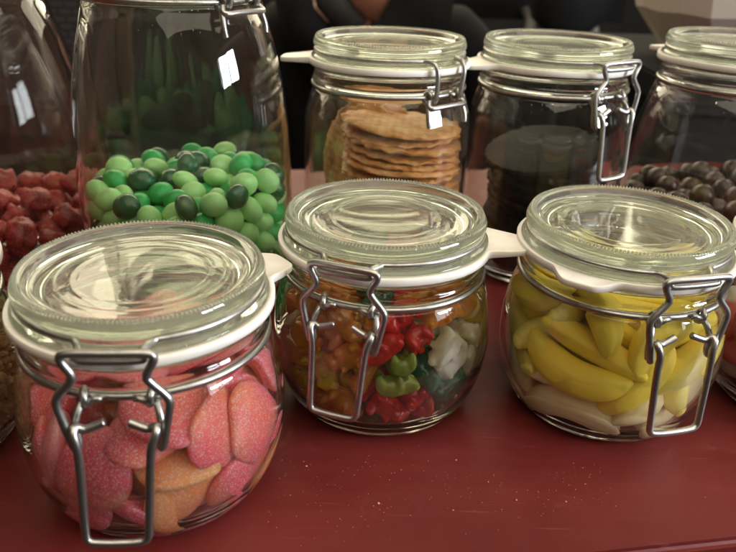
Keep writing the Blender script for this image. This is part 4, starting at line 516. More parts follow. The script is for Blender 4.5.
 'H': [('chunk',0,0.78,None,(3.54,1.04,3.06),(0.78,0.2,-0.08,-0.59)),('chunk',1,0.78,None,(1.91,3.68,1.39),(0.91,0.05,0.12,-0.4)),('chunk',2,0.78,None,(4.28,2.73,3.25),(0.06,-0.56,-0.18,-0.81)),('chunk',3,0.78,None,(-1.24,-4.0,1.45),(0.96,-0.14,0.05,0.24)),('chunk',4,0.78,None,(3.49,2.55,1.55),(0.16,0.15,0.97,-0.03)),('chunk',5,0.78,None,(4.07,0.73,1.45),(0.74,0.12,0.09,-0.65)),('chunk',0,0.78,None,(-3.35,2.12,1.54),(0.81,0.01,-0.58,0.09)),('chunk',1,0.78,None,(3.33,-2.56,1.58),(0.66,0.58,-0.09,-0.48)),('chunk',2,0.78,None,(3.37,-0.88,3.41),(0.94,0.02,0.28,0.21)),('chunk',3,0.78,None,(2.21,2.58,3.66),(0.36,-0.56,0.71,0.23)),('chunk',4,0.78,None,(-1.97,3.57,1.39),(0.99,0.14,0.06,-0.01)),('chunk',5,0.78,None,(2.91,3.89,2.81),(0.95,-0.1,0.05,-0.27)),('chunk',0,0.78,None,(0.48,-4.63,1.65),(0.07,0.27,-0.84,0.46)),('chunk',1,0.78,None,(3.37,3.68,4.7),(0.25,0.38,-0.18,0.87)),('chunk',2,0.78,None,(2.09,-3.78,1.44),(0.88,-0.07,-0.2,-0.43)),('chunk',3,0.78,None,(-3.4,-2.23,1.43),(0.28,0.02,0.13,-0.95)),('chunk',4,0.78,None,(-0.08,4.02,1.47),(0.15,0.99,0.02,0.01)),('chunk',5,0.78,None,(2.28,-2.82,2.98),(0.39,-0.47,-0.33,0.72)),('chunk',0,0.78,None,(-0.66,4.81,2.72),(0.1,0.05,-0.16,-0.98)),('chunk',1,0.78,None,(4.24,-0.96,1.57),(0.09,0.26,-0.63,0.73)),('chunk',2,0.78,None,(2.98,-3.88,4.36),(0.1,-0.66,-0.51,-0.54)),('chunk',3,0.78,None,(-3.41,3.68,2.6),(0.69,-0.51,-0.51,0.03)),('chunk',4,0.78,None,(4.11,-2.67,3.25),(0.24,0.33,0.65,0.64)),('chunk',5,0.78,None,(1.26,4.72,2.83),(0.2,-0.58,0.79,0.08)),('chunk',0,0.78,None,(-0.34,-3.51,2.97),(0.58,-0.54,0.57,0.2)),('chunk',1,0.78,None,(1.88,0.84,3.94),(0.67,0.17,-0.5,0.52)),('chunk',2,0.78,None,(5.01,-0.11,2.95),(0.43,-0.61,0.35,-0.57)),('chunk',3,0.78,None,(2.52,-0.43,5.2),(0.14,0.93,0.32,-0.11)),('chunk',4,0.78,None,(-0.18,4.97,4.2),(0.99,0.06,0.06,0.05)),('chunk',5,0.78,None,(1.51,-0.99,3.95),(0.2,-0.55,0.56,-0.59)),('chunk',0,0.78,None,(-2.23,-2.7,3.11),(0.33,0.53,0.39,-0.68)),('chunk',1,0.78,None,(0.28,3.25,3.56),(0.18,-0.09,0.32,0.93)),('chunk',2,0.78,None,(1.72,4.39,4.43),(0.07,-0.16,-0.97,-0.18)),('chunk',3,0.78,None,(-4.02,0.15,1.57),(0.67,0.21,-0.39,0.6)),('chunk',4,0.78,None,(1.52,-4.6,2.99),(0.03,0.85,-0.51,-0.12)),('chunk',5,0.78,None,(4.66,-1.51,4.44),(0.32,0.89,-0.22,-0.26)),('chunk',0,0.78,None,(4.76,1.29,4.36),(0.15,0.36,-0.86,-0.32)),('chunk',1,0.78,None,(3.55,-3.62,6.05),(0.01,-0.35,0.53,-0.77)),('chunk',2,0.78,None,(-3.06,-3.91,2.3),(0.2,-0.4,-0.76,0.47)),('chunk',3,0.78,None,(-1.74,3.24,3.05),(0.67,0.61,0.4,0.11)),('chunk',4,0.78,None,(-2.19,4.6,3.85),(0.01,-0.46,0.56,-0.69)),('chunk',5,0.78,None,(-1.54,-4.69,3.16),(0.77,-0.55,-0.0,0.34)),('chunk',0,0.78,None,(-4.68,-1.25,2.38),(0.33,0.15,0.07,0.93)),('chunk',1,0.78,None,(0.51,4.97,5.84),(0.79,-0.03,0.56,-0.24)),('chunk',2,0.78,None,(1.59,-4.89,4.66),(0.15,0.11,-0.73,0.66)),('chunk',3,0.78,None,(0.06,1.43,3.79),(0.67,-0.11,-0.01,-0.74)),('chunk',4,0.78,None,(-4.74,1.65,2.51),(0.3,0.66,0.13,0.68)),('chunk',5,0.78,None,(1.03,-2.9,4.06),(0.23,0.74,-0.61,-0.15)),('chunk',0,0.78,None,(-3.33,0.95,3.33),(0.52,-0.49,-0.24,0.66)),('chunk',1,0.78,None,(-2.89,-4.04,4.16),(0.17,0.09,-0.7,-0.69)),('chunk',2,0.78,None,(-1.22,4.84,5.82),(0.4,0.82,0.22,-0.34)),('chunk',3,0.78,None,(-0.51,-1.69,3.83),(0.97,-0.2,0.04,-0.09)),('chunk',4,0.78,None,(-0.26,-4.92,4.24),(0.3,-0.21,-0.92,0.15)),('chunk',5,0.78,None,(-3.44,3.52,4.55),(0.41,-0.26,-0.55,0.68)),('chunk',0,0.78,None,(-1.8,1.72,4.14),(0.52,0.85,-0.06,0.02)),('chunk',1,0.78,None,(0.15,-3.58,5.44),(0.34,-0.84,0.26,-0.34)),('chunk',2,0.78,None,(-4.2,-2.83,3.47),(0.55,0.49,-0.68,0.03)),('chunk',3,0.78,None,(0.28,-0.2,4.71),(0.63,-0.44,-0.13,0.62)),('chunk',4,0.78,None,(-1.34,-3.17,4.68),(0.32,-0.81,-0.37,0.32)),('chunk',5,0.78,None,(-1.57,0.1,3.92),(0.23,0.02,-0.71,0.66)),('chunk',0,0.78,None,(-1.14,3.24,4.85),(0.16,-0.37,-0.3,0.86)),('chunk',1,0.78,None,(-5.01,0.24,3.67),(0.27,-0.26,0.46,-0.8)),('chunk',2,0.78,None,(0.51,-5.04,6.3),(0.5,0.26,0.47,-0.68)),('chunk',3,0.78,None,(-4.45,2.22,4.34),(0.47,-0.77,0.34,-0.27)),('chunk',4,0.78,None,(0.76,-1.65,5.64),(0.23,-0.49,0.79,0.3)),('chunk',5,0.78,None,(-2.93,-2.07,4.83),(0.63,0.35,0.6,-0.34)),('chunk',0,0.78,None,(-1.23,-4.69,5.94),(0.22,-0.68,-0.2,0.67)),('chunk',1,0.78,None,(-2.86,4.05,6.28),(0.27,0.38,0.27,-0.84)),('chunk',2,0.78,None,(-4.82,-1.0,5.92),(0.99,-0.14,0.04,0.08)),('chunk',3,0.78,None,(-4.76,-1.42,4.43),(0.85,-0.18,0.02,-0.49)),('chunk',4,0.78,None,(-4.38,2.74,6.12),(0.6,-0.63,-0.17,0.46)),('chunk',5,0.78,None,(-3.21,-0.39,4.69),(0.75,-0.66,-0.05,0.02)),('chunk',0,0.78,None,(-2.47,-2.27,6.49),(0.03,0.76,-0.64,-0.12)),('chunk',1,0.78,None,(-1.46,-1.17,5.32),(0.67,-0.11,-0.66,0.32)),('chunk',2,0.78,None,(-5.07,0.81,5.45),(0.3,-0.44,0.55,-0.64)),('chunk',3,0.78,None,(-3.17,1.07,5.4),(0.51,0.81,-0.27,0.1)),('chunk',4,0.78,None,(-4.16,-3.06,5.4),(0.69,-0.23,0.68,0.08)),('chunk',0,0.78,None,(-0.75,1.16,5.41),(0.94,0.14,0.09,-0.31)),('chunk',4,0.78,None,(-4.28,-2.46,7.0),(0.77,-0.06,-0.21,-0.59)),('chunk',2,0.78,None,(-2.78,-4.19,6.03),(0.28,0.51,-0.05,0.81))],
 'E': [('ball',0,0.84,None,(-1.6,-1.4,5.38),(0.55,-0.48,0.66,-0.16)),('ball',1,0.89,None,(0.15,4.4,1.48),(0.7,0.65,0.18,0.23)),('ball',2,0.94,None,(-3.5,-2.67,1.55),(0.63,0.16,-0.6,-0.47)),('ball',3,0.84,None,(-4.31,0.42,1.39),(0.44,0.33,0.42,-0.72)),('ball',0,0.89,None,(-2.87,3.29,1.46),(0.19,0.89,0.13,0.4)),('ball',1,0.94,None,(-1.54,-4.13,1.57),(0.39,-0.17,-0.84,-0.33)),('ball',2,0.84,None,(-2.46,-3.1,3.76),(0.73,0.45,-0.51,-0.09)),('ball',3,0.89,None,(1.82,-3.98,1.5),(0.18,0.35,-0.53,-0.75)),('ball',0,0.94,None,(-4.35,-1.18,1.61),(0.4,-0.48,-0.67,0.41)),('ball',1,0.84,None,(3.3,2.86,1.43),(0.41,-0.77,0.49,0.04)),('ball',2,0.89,None,(-1.46,4.13,1.5),(0.07,-0.37,-0.81,0.44)),('ball',3,0.94,None,(-3.93,1.98,1.58),(0.59,0.12,0.15,0.78)),('ball',0,0.84,None,(0.01,-3.78,4.84),(0.48,-0.48,0.65,0.35)),('ball',1,0.89,None,(3.15,-3.05,1.5),(0.52,-0.75,-0.14,0.38)),('ball',2,0.94,None,(4.85,-1.21,3.26),(0.34,0.9,0.25,0.14)),('ball',3,0.84,None,(0.19,-4.35,1.4),(0.12,0.88,-0.39,0.25)),('ball',0,0.89,None,(1.06,-4.88,2.59),(0.75,0.34,0.29,0.5)),('ball',1,0.94,None,(2.84,-4.06,2.82),(0.82,0.42,-0.14,0.37)),('ball',2,0.84,None,(-1.2,3.89,3.19),(0.11,-0.42,0.28,0.85)),('ball',3,0.89,None,(4.24,-2.64,2.64),(0.53,0.08,0.47,0.7)),('ball',0,0.94,None,(4.2,-1.33,1.56),(0.97,0.18,0.17,-0.07)),('ball',1,0.84,None,(1.7,4.0,1.41),(0.49,0.45,0.17,-0.73)),('ball',2,0.89,None,(-2.69,4.22,2.78),(0.62,-0.38,0.47,-0.5)),('ball',3,0.94,None,(0.02,4.98,3.03),(0.45,0.18,0.49,-0.73)),('ball',0,0.84,None,(1.6,0.83,5.38),(0.26,-0.91,-0.16,0.28)),('ball',1,0.89,None,(4.88,0.07,2.18),(0.17,-0.41,0.13,0.89)),('ball',2,0.94,None,(-3.21,2.65,3.0),(0.64,0.05,0.64,0.43)),('ball',3,0.84,None,(-4.88,1.28,2.66),(0.22,0.07,0.97,0.0)),('ball',0,0.89,None,(1.3,3.94,2.95),(0.45,-0.85,-0.06,-0.28)),('ball',1,0.94,None,(4.15,1.47,1.58),(0.67,-0.73,-0.1,-0.07)),('ball',2,0.84,None,(1.33,-3.18,5.36),(0.59,0.48,-0.64,0.09)),('ball',3,0.89,None,(4.15,2.77,2.75),(0.59,0.19,-0.62,0.49)),('ball',0,0.94,None,(2.5,4.42,4.14),(0.86,-0.36,0.27,-0.26)),('ball',1,0.84,None,(-0.56,-4.98,2.59),(0.22,-0.58,0.32,0.71)),('ball',2,0.89,None,(-4.8,-1.56,3.34),(0.26,0.82,-0.07,-0.51)),('ball',3,0.94,None,(2.9,3.99,2.51),(0.33,0.9,0.06,0.29)),('ball',0,0.84,None,(-3.51,-1.59,4.28),(0.31,-0.67,-0.46,-0.5)),('ball',1,0.89,None,(0.21,-5.1,3.98),(0.38,-0.36,0.05,-0.85)),('ball',2,0.94,None,(2.82,-4.19,4.55),(0.48,-0.82,0.29,-0.11)),('ball',3,0.84,None,(4.89,1.4,3.04),(0.54,-0.5,0.29,-0.62)),('ball',0,0.89,None,(4.02,0.23,3.64),(0.23,0.44,-0.65,0.57)),('ball',1,0.94,None,(1.31,-3.82,3.84),(0.55,-0.09,-0.51,0.66)),('ball',2,0.84,None,(2.07,-0.66,5.39),(0.56,0.12,0.74,-0.35)),('ball',3,0.89,None,(-4.57,2.23,3.88),(0.23,-0.68,-0.54,0.44)),('ball',0,0.94,None,(3.73,-1.17,4.57),(0.68,-0.29,-0.49,0.47)),('ball',1,0.84,None,(1.02,5.04,4.33),(0.41,-0.85,-0.31,0.06)),('ball',2,0.89,None,(-4.15,-0.12,2.87),(0.06,0.97,-0.07,0.22)),('ball',3,0.94,None,(3.06,-2.66,3.81),(0.67,0.14,0.71,-0.16)),('ball',0,0.84,None,(2.45,2.56,5.24),(0.01,-0.36,-0.7,-0.62)),('ball',1,0.89,None,(-1.63,3.23,5.17),(0.21,-0.51,0.68,0.48)),('ball',2,0.94,None,(-1.14,-4.94,4.93),(0.26,-0.36,-0.01,-0.9)),('ball',3,0.84,None,(-2.97,-3.99,2.34),(0.52,0.26,0.76,0.29)),('ball',0,0.89,None,(-3.43,3.77,4.23),(0.92,0.14,-0.19,0.32)),('ball',1,0.94,None,(-1.94,-4.62,3.43),(0.71,0.17,-0.68,-0.01)),('ball',2,0.84,None,(-2.95,-0.56,5.39),(0.32,-0.92,-0.09,-0.21)),('ball',3,0.89,None,(1.28,3.56,4.9),(0.54,-0.47,0.38,-0.59)),('ball',0,0.94,None,(-3.98,-3.02,3.18),(0.21,-0.54,0.81,0.09)),('ball',1,0.84,None,(4.91,-1.53,5.67),(0.2,0.41,-0.85,0.26)),('ball',2,0.89,None,(3.66,3.55,4.96),(0.27,0.94,0.19,-0.03)),('ball',3,0.94,None,(5.0,0.81,6.09),(0.06,0.2,0.68,-0.7)),('ball',0,0.84,None,(-2.82,-2.32,5.44),(0.69,0.62,-0.09,-0.35)),('ball',1,0.89,None,(5.1,-0.21,4.78),(0.85,-0.21,0.47,0.11)),('ball',2,0.94,None,(-0.15,2.5,5.47),(0.03,-0.85,0.2,0.48)),('ball',3,0.84,None,(4.44,-2.61,4.64),(0.66,-0.6,0.4,0.21)),('ball',0,0.89,None,(0.52,5.08,5.83),(0.35,-0.45,0.14,0.81)),('ball',1,0.94,None,(-0.29,4.06,4.55),(0.49,0.67,0.29,-0.48)),('ball',2,0.84,None,(-3.65,0.76,4.98),(0.45,0.23,0.17,-0.85)),('ball',3,0.89,None,(2.13,4.64,5.75),(0.06,-0.9,0.08,-0.42)),('ball',0,0.94,None,(-2.85,4.18,5.83),(0.33,-0.81,0.43,-0.22)),('ball',1,0.84,None,(4.96,1.36,4.58),(0.31,0.44,-0.76,0.36)),('ball',2,0.89,None,(0.72,3.56,6.44),(0.14,0.17,-0.45,0.87)),('ball',3,0.94,None,(-2.03,4.65,4.39),(0.97,0.06,-0.19,-0.1)),('ball',0,0.84,None,(1.3,2.12,6.17),(0.39,0.75,0.49,0.23)),('ball',1,0.89,None,(4.5,2.41,5.76),(0.46,0.2,0.86,-0.11)),('ball',2,0.94,None,(-0.95,3.45,6.69),(0.13,0.99,0.03,-0.02)),('ball',3,0.84,None,(-1.04,5.05,5.61),(0.18,-0.91,0.34,-0.19)),('ball',0,0.89,None,(3.46,1.37,5.02),(0.24,-0.43,-0.18,0.85)),('ball',1,0.94,None,(3.17,3.63,6.57),(0.29,-0.16,0.57,-0.75)),('ball',2,0.84,None,(-0.18,-0.65,5.39),(0.58,-0.37,-0.73,0.02)),('ball',3,0.89,None,(-3.14,2.23,4.65),(0.86,0.06,0.48,0.16)),('ball',0,0.94,None,(-3.96,1.51,6.75),(0.36,-0.35,0.86,0.09)),('ball',1,0.84,None,(-5.06,-0.93,4.78),(0.59,0.72,-0.25,0.26)),('ball',2,0.89,None,(2.85,2.85,3.73),(0.32,-0.14,-0.21,0.91)),('ball',3,0.94,None,(1.34,-4.89,5.2),(0.69,0.21,0.45,0.53)),('ball',0,0.84,None,(-1.47,0.14,5.4),(0.75,-0.38,-0.54,0.0)),('ball',1,0.89,None,(-4.19,-2.88,4.82),(0.57,0.31,0.1,0.76)),('ball',2,0.94,None,(2.7,-2.28,5.44),(0.18,0.58,-0.58,0.54)),('ball',3,0.84,None,(-4.07,3.16,5.54),(0.47,-0.56,-0.64,-0.26)),('ball',0,0.89,None,(-3.09,-4.09,4.82),(0.72,-0.43,-0.52,0.16)),('ball',1,0.94,None,(-5.03,0.59,4.14),(0.02,0.1,0.95,-0.31)),('ball',2,0.84,None,(-1.7,1.66,5.39),(0.4,0.29,-0.83,-0.27)),('ball',3,0.89,None,(2.58,-4.4,6.21),(0.12,0.33,-0.57,-0.74)),('ball',0,0.94,None,(-0.52,5.04,7.14),(0.88,0.07,0.13,0.45)),('ball',1,0.84,None,(3.77,-3.49,5.7),(0.47,0.84,0.11,0.25)),('ball',2,0.89,None,(3.74,0.59,7.26),(0.39,-0.26,0.44,-0.77)),('ball',3,0.94,None,(4.38,-2.53,6.87),(0.56,0.62,-0.32,-0.45)),('ball',0,0.84,None,(0.94,-0.17,6.32),(0.22,0.56,0.03,-0.8)),('ball',1,0.89,None,(-4.11,-1.52,5.91),(0.19,-0.29,-0.25,-0.91)),('ball',2,0.94,None,(-0.24,-2.29,5.48),(0.69,0.15,0.49,0.51)),('ball',3,0.84,None,(5.13,-0.61,6.86),(0.38,-0.39,0.44,-0.71)),('ball',0,0.89,None,(-5.09,0.31,5.79),(0.34,0.54,-0.64,0.43)),('ball',1,0.94,None,(-3.62,-3.49,6.29),(0.23,-0.5,0.78,0.31)),('ball',2,0.84,None,(-2.69,-1.41,6.67),(0.3,0.84,-0.42,0.13)),('ball',3,0.89,None,(-2.75,2.53,6.18),(0.01,0.96,0.19,-0.19)),('ball',0,0.94,None,(-1.58,-3.31,5.15),(0.05,-0.11,0.44,-0.89)),('ball',1,0.84,None,(-4.82,1.8,5.41),(0.41,0.0,0.91,0.02)),('ball',2,0.89,None,(3.49,-0.07,5.8),(0.92,0.06,0.1,0.39)),('ball',3,0.94,None,(1.22,-1.77,6.23),(0.6,-0.1,-0.15,-0.78)),('ball',0,0.84,None,(-0.73,1.46,6.61),(0.87,-0.45,-0.15,0.13)),('ball',1,0.89,None,(3.13,1.93,6.54),(0.37,0.28,-0.31,-0.83)),('ball',2,0.94,None,(-0.05,-4.62,6.2),(0.26,-0.5,0.35,0.75)),('ball',3,0.84,None,(-5.08,-0.77,6.91),(0.3,-0.74,-0.55,-0.23)),('ball',0,0.89,None,(1.34,-4.94,7.08),(0.39,0.4,0.27,-0.78)),('ball',1,0.94,None,(2.73,-1.2,6.8),(0.78,-0.36,-0.45,0.24)),('ball',2,0.84,None,(0.03,0.88,5.39),(0.08,0.65,0.37,-0.66)),('ball',3,0.89,None,(4.02,-1.22,7.83),(0.7,0.65,-0.09,0.28)),('ball',0,0.94,None,(1.39,4.88,7.24),(0.64,-0.2,0.74,0.03)),('ball',1,0.84,None,(4.27,-2.85,8.44),(0.77,0.38,0.31,0.41)),('ball',2,0.89,None,(3.42,-3.77,7.46),(0.56,0.62,-0.24,0.49)),('ball',3,0.94,None,(4.67,1.97,7.37),(0.07,-0.41,0.68,0.6)),('ball',0,0.84,None,(-2.66,0.73,6.17),(0.79,-0.1,-0.58,0.14)),('ball',1,0.89,None,(-0.17,-5.09,7.8),(0.57,0.72,-0.21,-0.34)),('ball',2,0.94,None,(-1.29,-3.98,7.21),(0.74,0.43,0.07,-0.51)),('ball',3,0.84,None,(-2.25,-4.61,6.06),(0.84,-0.29,0.01,-0.45)),('ball',0,0.89,None,(-1.51,-2.45,6.57),(0.59,0.5,0.47,-0.43))],
 'K': [('foam_berry',0,1.0,None,(2.57,-2.4,1.62),(0.51,-0.12,-0.82,0.23)),('foam_berry',1,1.0,None,(-0.96,-3.61,1.69),(0.02,0.46,0.25,-0.85)),('foam_berry',2,1.0,None,(-3.48,0.7,1.45),(0.06,-0.26,-0.75,-0.61)),('foam_berry',0,1.0,None,(1.16,3.56,1.6),(0.12,0.25,-0.48,-0.83)),('foam_berry',1,1.0,None,(3.48,-0.4,1.85),(0.84,0.49,-0.09,-0.22)),('foam_berry',2,1.0,None,(-2.8,-2.14,1.43),(0.12,-0.55,0.57,-0.6)),('foam_berry',0,1.0,None,(0.97,-3.75,2.03),(0.07,0.8,0.49,0.34)),('foam_berry',1,1.0,None,(-1.0,3.39,1.44),(0.21,0.66,0.45,0.56)),('foam_berry',2,1.0,None,(-1.89,3.24,3.38),(0.67,0.05,-0.51,-0.53)),('foam_berry',0,1.0,None,(2.48,-3.38,3.05),(0.34,0.78,0.16,-0.51)),('foam_berry',1,1.0,None,(2.88,2.15,1.66),(0.39,-0.32,-0.65,-0.57)),('foam_berry',2,1.0,None,(-3.64,-0.68,2.86),(0.16,0.51,-0.5,-0.69)),('foam_berry',0,1.0,None,(-2.27,-2.88,2.74),(0.35,0.54,0.59,0.49)),('foam_berry',1,1.0,None,(4.02,1.2,2.82),(0.49,-0.5,-0.6,-0.38)),('foam_berry',2,1.0,None,(-2.79,2.18,2.32),(0.62,0.53,-0.29,0.5)),('foam_berry',0,1.0,None,(3.42,-1.35,3.45),(0.42,0.65,0.59,0.23)),('foam_berry',1,1.0,None,(-3.06,2.03,3.91),(0.63,-0.64,-0.43,-0.05)),('foam_berry',2,1.0,None,(1.07,-3.5,4.01),(0.08,0.26,0.75,-0.6)),('foam_berry',0,1.0,None,(0.8,4.03,4.36),(0.4,0.25,-0.75,-0.47)),('foam_berry',1,1.0,None,(-3.94,-1.64,4.26),(0.8,-0.23,-0.36,-0.43)),('foam_berry',2,1.0,None,(2.98,-2.78,4.75),(0.25,0.49,0.7,0.46)),('foam_berry',0,1.0,None,(2.13,3.43,2.92),(0.4,-0.45,0.65,-0.47)),('foam_berry',1,1.0,None,(-0.11,3.66,2.87),(0.55,0.34,0.71,-0.28)),('foam_berry',2,1.0,None,(-0.6,-3.64,3.58),(0.26,-0.61,0.6,0.44)),('foam_berry',0,1.0,None,(-4.21,0.64,4.42),(0.37,0.6,-0.69,0.17)),('foam_berry',1,1.0,None,(4.23,-0.24,4.48),(0.28,0.58,-0.61,0.47)),('foam_berry',2,1.0,None,(-2.28,-3.23,4.37),(0.58,-0.62,0.13,0.51)),('foam_berry',0,1.0,None,(-0.85,3.54,4.58),(0.25,-0.68,0.45,0.52)),('foam_berry',1,1.0,None,(2.91,2.3,3.84),(0.74,-0.66,0.12,-0.1)),('foam_berry',2,1.0,None,(0.9,-3.94,5.46),(0.37,0.86,-0.18,-0.29)),('foam_berry',0,1.0,None,(-2.11,2.83,5.16),(0.41,0.41,0.8,-0.15)),('foam_berry',1,1.0,None,(2.87,2.79,5.38),(0.4,0.77,0.11,0.48)),('foam_berry',2,1.0,None,(3.38,-1.61,5.71),(0.2,-0.97,0.12,-0.02)),('foam_berry',0,1.0,None,(-3.11,-2.29,5.83),(0.44,-0.08,0.72,-0.53)),('foam_berry',1,1.0,None,(-1.3,-2.46,6.8),(0.53,0.73,-0.28,-0.33)),('foam_berry',2,1.0,None,(0.76,2.65,5.73),(0.68,-0.73,-0.1,-0.02)),('foam_berry',0,1.0,None,(-3.01,-0.3,4.8),(0.13,-0.62,0.77,0.11)),('foam_berry',1,1.0,None,(-0.83,-3.17,5.29),(0.39,-0.7,-0.58,-0.12)),('foam_berry',2,1.0,None,(2.88,1.23,5.68),(0.63,-0.05,0.77,0.03)),('foam_berry',0,1.0,None,(-1.7,-0.75,5.9),(0.7,-0.62,0.23,0.27)),('foam_berry',1,1.0,None,(1.5,-0.33,5.79),(0.29,-0.32,0.74,-0.51)),('foam_berry',2,1.0,None,(0.67,-1.95,5.76),(0.49,0.61,0.44,0.44)),('foam_berry',0,1.0,None,(3.46,0.02,6.6),(0.27,-0.21,-0.12,-0.93)),('foam_berry',1,1.0,None,(-0.7,1.22,5.78),(0.64,-0.72,-0.05,0.26))],
}
DROP = {}
MATF = {}
LAB = {}
TOP = {'R': 6.9, 'H': 5.3, 'E': 6.6}

# ---------------------------------------------------------------- the setting
def box_mesh(name, pts2d, z0, z1, m, bev=0):
    bm = bmesh.new()
    lo = [bm.verts.new((x, y, z0)) for x, y in pts2d]; hi = [bm.verts.new((x, y, z1)) for x, y in pts2d]
    bm.faces.new(lo[::-1]); bm.faces.new(hi)
    n = len(lo)
    for i in range(n):
        bm.faces.new((lo[i], lo[(i+1) % n], hi[(i+1) % n], hi[i]))
    if bev:
        bmesh.ops.bevel(bm, geom=list(bm.edges), offset=bev, segments=3, affect='EDGES')
    return mesh_from(bm, m, name, smooth=False)

def counter_mat():
    m, nt, b = mat('red_painted_wood')
    n1 = noise_node(nt, 9, 6, .6, dist=.4)
    tc = nt.nodes.new('ShaderNodeTexCoord'); mp = nt.nodes.new('ShaderNodeMapping')
    mp.inputs['Scale'].default_value = (6, 70, 6); mp.inputs['Rotation'].default_value = (0, 0, radians(-10))
    n2 = nt.nodes.new('ShaderNodeTexNoise'); n2.inputs['Scale'].default_value = 1.0; n2.inputs['Detail'].default_value = 6
    nt.links.new(tc.outputs['Object'], mp.inputs[0]); nt.links.new(mp.outputs[0], n2.inputs['Vector'])
    ad = nt.nodes.new('ShaderNodeMath'); ad.operation = 'MULTIPLY_ADD'
    ad.inputs[1].default_value = .35; nt.links.new(n2.outputs['Fac'], ad.inputs[0]); nt.links.new(n1.outputs['Fac'], ad.inputs[2])
    r = ramp(nt, ad.outputs[0], [(.42, (.086, .0080, .0075)), (.62, (.112, .0120, .0105)), (.85, (.142, .019, .016))])
    # worn, dusty scuffs
    n3 = noise_node(nt, 34, 8, .72, dist=1.2)
    r3 = ramp(nt, n3.outputs['Fac'], [(.60, (0, 0, 0)), (.78, (1, 1, 1))])
    mx = nt.nodes.new('ShaderNodeMix'); mx.data_type = 'RGBA'
    mm = nt.nodes.new('ShaderNodeMath'); mm.operation = 'MULTIPLY'; mm.inputs[1].default_value = .34
    nt.links.new(r3.outputs[0], mm.inputs[0]); nt.links.new(mm.outputs[0], mx.inputs['Factor'])
    nt.links.new(r.outputs[0], mx.inputs[6]); mx.inputs[7].default_value = (.33, .095, .085, 1)
    # fine straight scratches, rubbed pale
    last = mx.outputs[2]
    for ang, thr in ((-31, .69), (52, .70)):
        ms = nt.nodes.new('ShaderNodeMapping'); ms.inputs['Rotation'].default_value = (0, 0, radians(ang)); ms.inputs['Scale'].default_value = (22, 620, 22)
        ns = nt.nodes.new('ShaderNodeTexNoise'); ns.inputs['Scale'].default_value = 1.0; ns.inputs['Detail'].default_value = 2
        nt.links.new(tc.outputs['Object'], ms.inputs[0]); nt.links.new(ms.outputs[0], ns.inputs['Vector'])
        rs = nt.nodes.new('ShaderNodeMapRange'); rs.inputs[1].default_value = thr; rs.inputs[2].default_value = thr+.05; rs.inputs[4].default_value = .16
        nt.links.new(ns.outputs['Fac'], rs.inputs[0])
        mz = nt.nodes.new('ShaderNodeMix'); mz.data_type = 'RGBA'
        nt.links.new(rs.outputs[0], mz.inputs['Factor']); nt.links.new(last, mz.inputs[6]); mz.inputs[7].default_value = (.36, .12, .10, 1)
        last = mz.outputs[2]
    nt.links.new(last, b.inputs['Base Color'])
    rr = ramp(nt, n3.outputs['Fac'], [(.3, (.40,)*3), (.75, (.58,)*3)])
    nt.links.new(rr.outputs[0], b.inputs['Roughness'])
    b.inputs['Specular IOR Level'].default_value = .32
    k = bump(nt, b, n2.outputs['Fac'], .10, .0012)
    f = noise_node(nt, 420, 5, .7)
    bump(nt, b, f.outputs['Fac'], .16, .0005, k)
    return m

def rot2(x, y, a):
    return (x*cos(a)-y*sin(a), x*sin(a)+y*cos(a))
A_ = radians(10)
ed = [rot2(x, y, A_) for x, y in ((-110, 19.75), (130, 19.75), (130, 72.0), (-110, 72.0))]
cnt = obj('counter_top', box_mesh('counter_top', ed, -3.2, 0, counter_mat(), bev=.28))
tag(cnt, 'dark red painted counter top the candy jars stand on', 'counter')
fm, nt, b = mat('dark_floor'); b.inputs['Base Color'].default_value = (.02, .017, .015, 1); b.inputs['Roughness'].default_value = .6
n = noise_node(nt, 3, 5); rr = ramp(nt, n.outputs['Fac'], [(.3, (.014, .011, .01)), (.7, (.03, .024, .02))]); nt.links.new(rr.outputs[0], b.inputs['Base Color'])
tag(obj('floor', box_mesh('floor', [(-400, -300), (400, -300), (400, 420), (-400, 420)], -107, -103, fm)), kind='structure')
wm, nt, b = mat('dark_plaster'); b.inputs['Roughness'].default_value = .8
n = noise_node(nt, 2.2, 5); rr = ramp(nt, n.outputs['Fac'], [(.35, (.010, .009, .009)), (.7, (.026, .023, .021))]); nt.links.new(rr.outputs[0], b.inputs['Base Color'])
tag(obj('wall', box_mesh('wall', [(-400, 330), (400, 330), (400, 336), (-400, 336)], -102.9, 260, wm)), kind='structure')

# front panel of the counter under the top
pm, nt, b = mat('shaded_red_panel'); b.inputs['Base Color'].default_value = (.13, .012, .014, 1); b.inputs['Roughness'].default_value = .55  # one even dark red
ed2 = [rot2(x, y, A_) for x, y in ((-108, 21.5), (128, 21.5), (128, 70.0), (-108, 70.0))]
obj('cabinet', box_mesh('cabinet', ed2, -102.9, -3.25, pm), cnt)

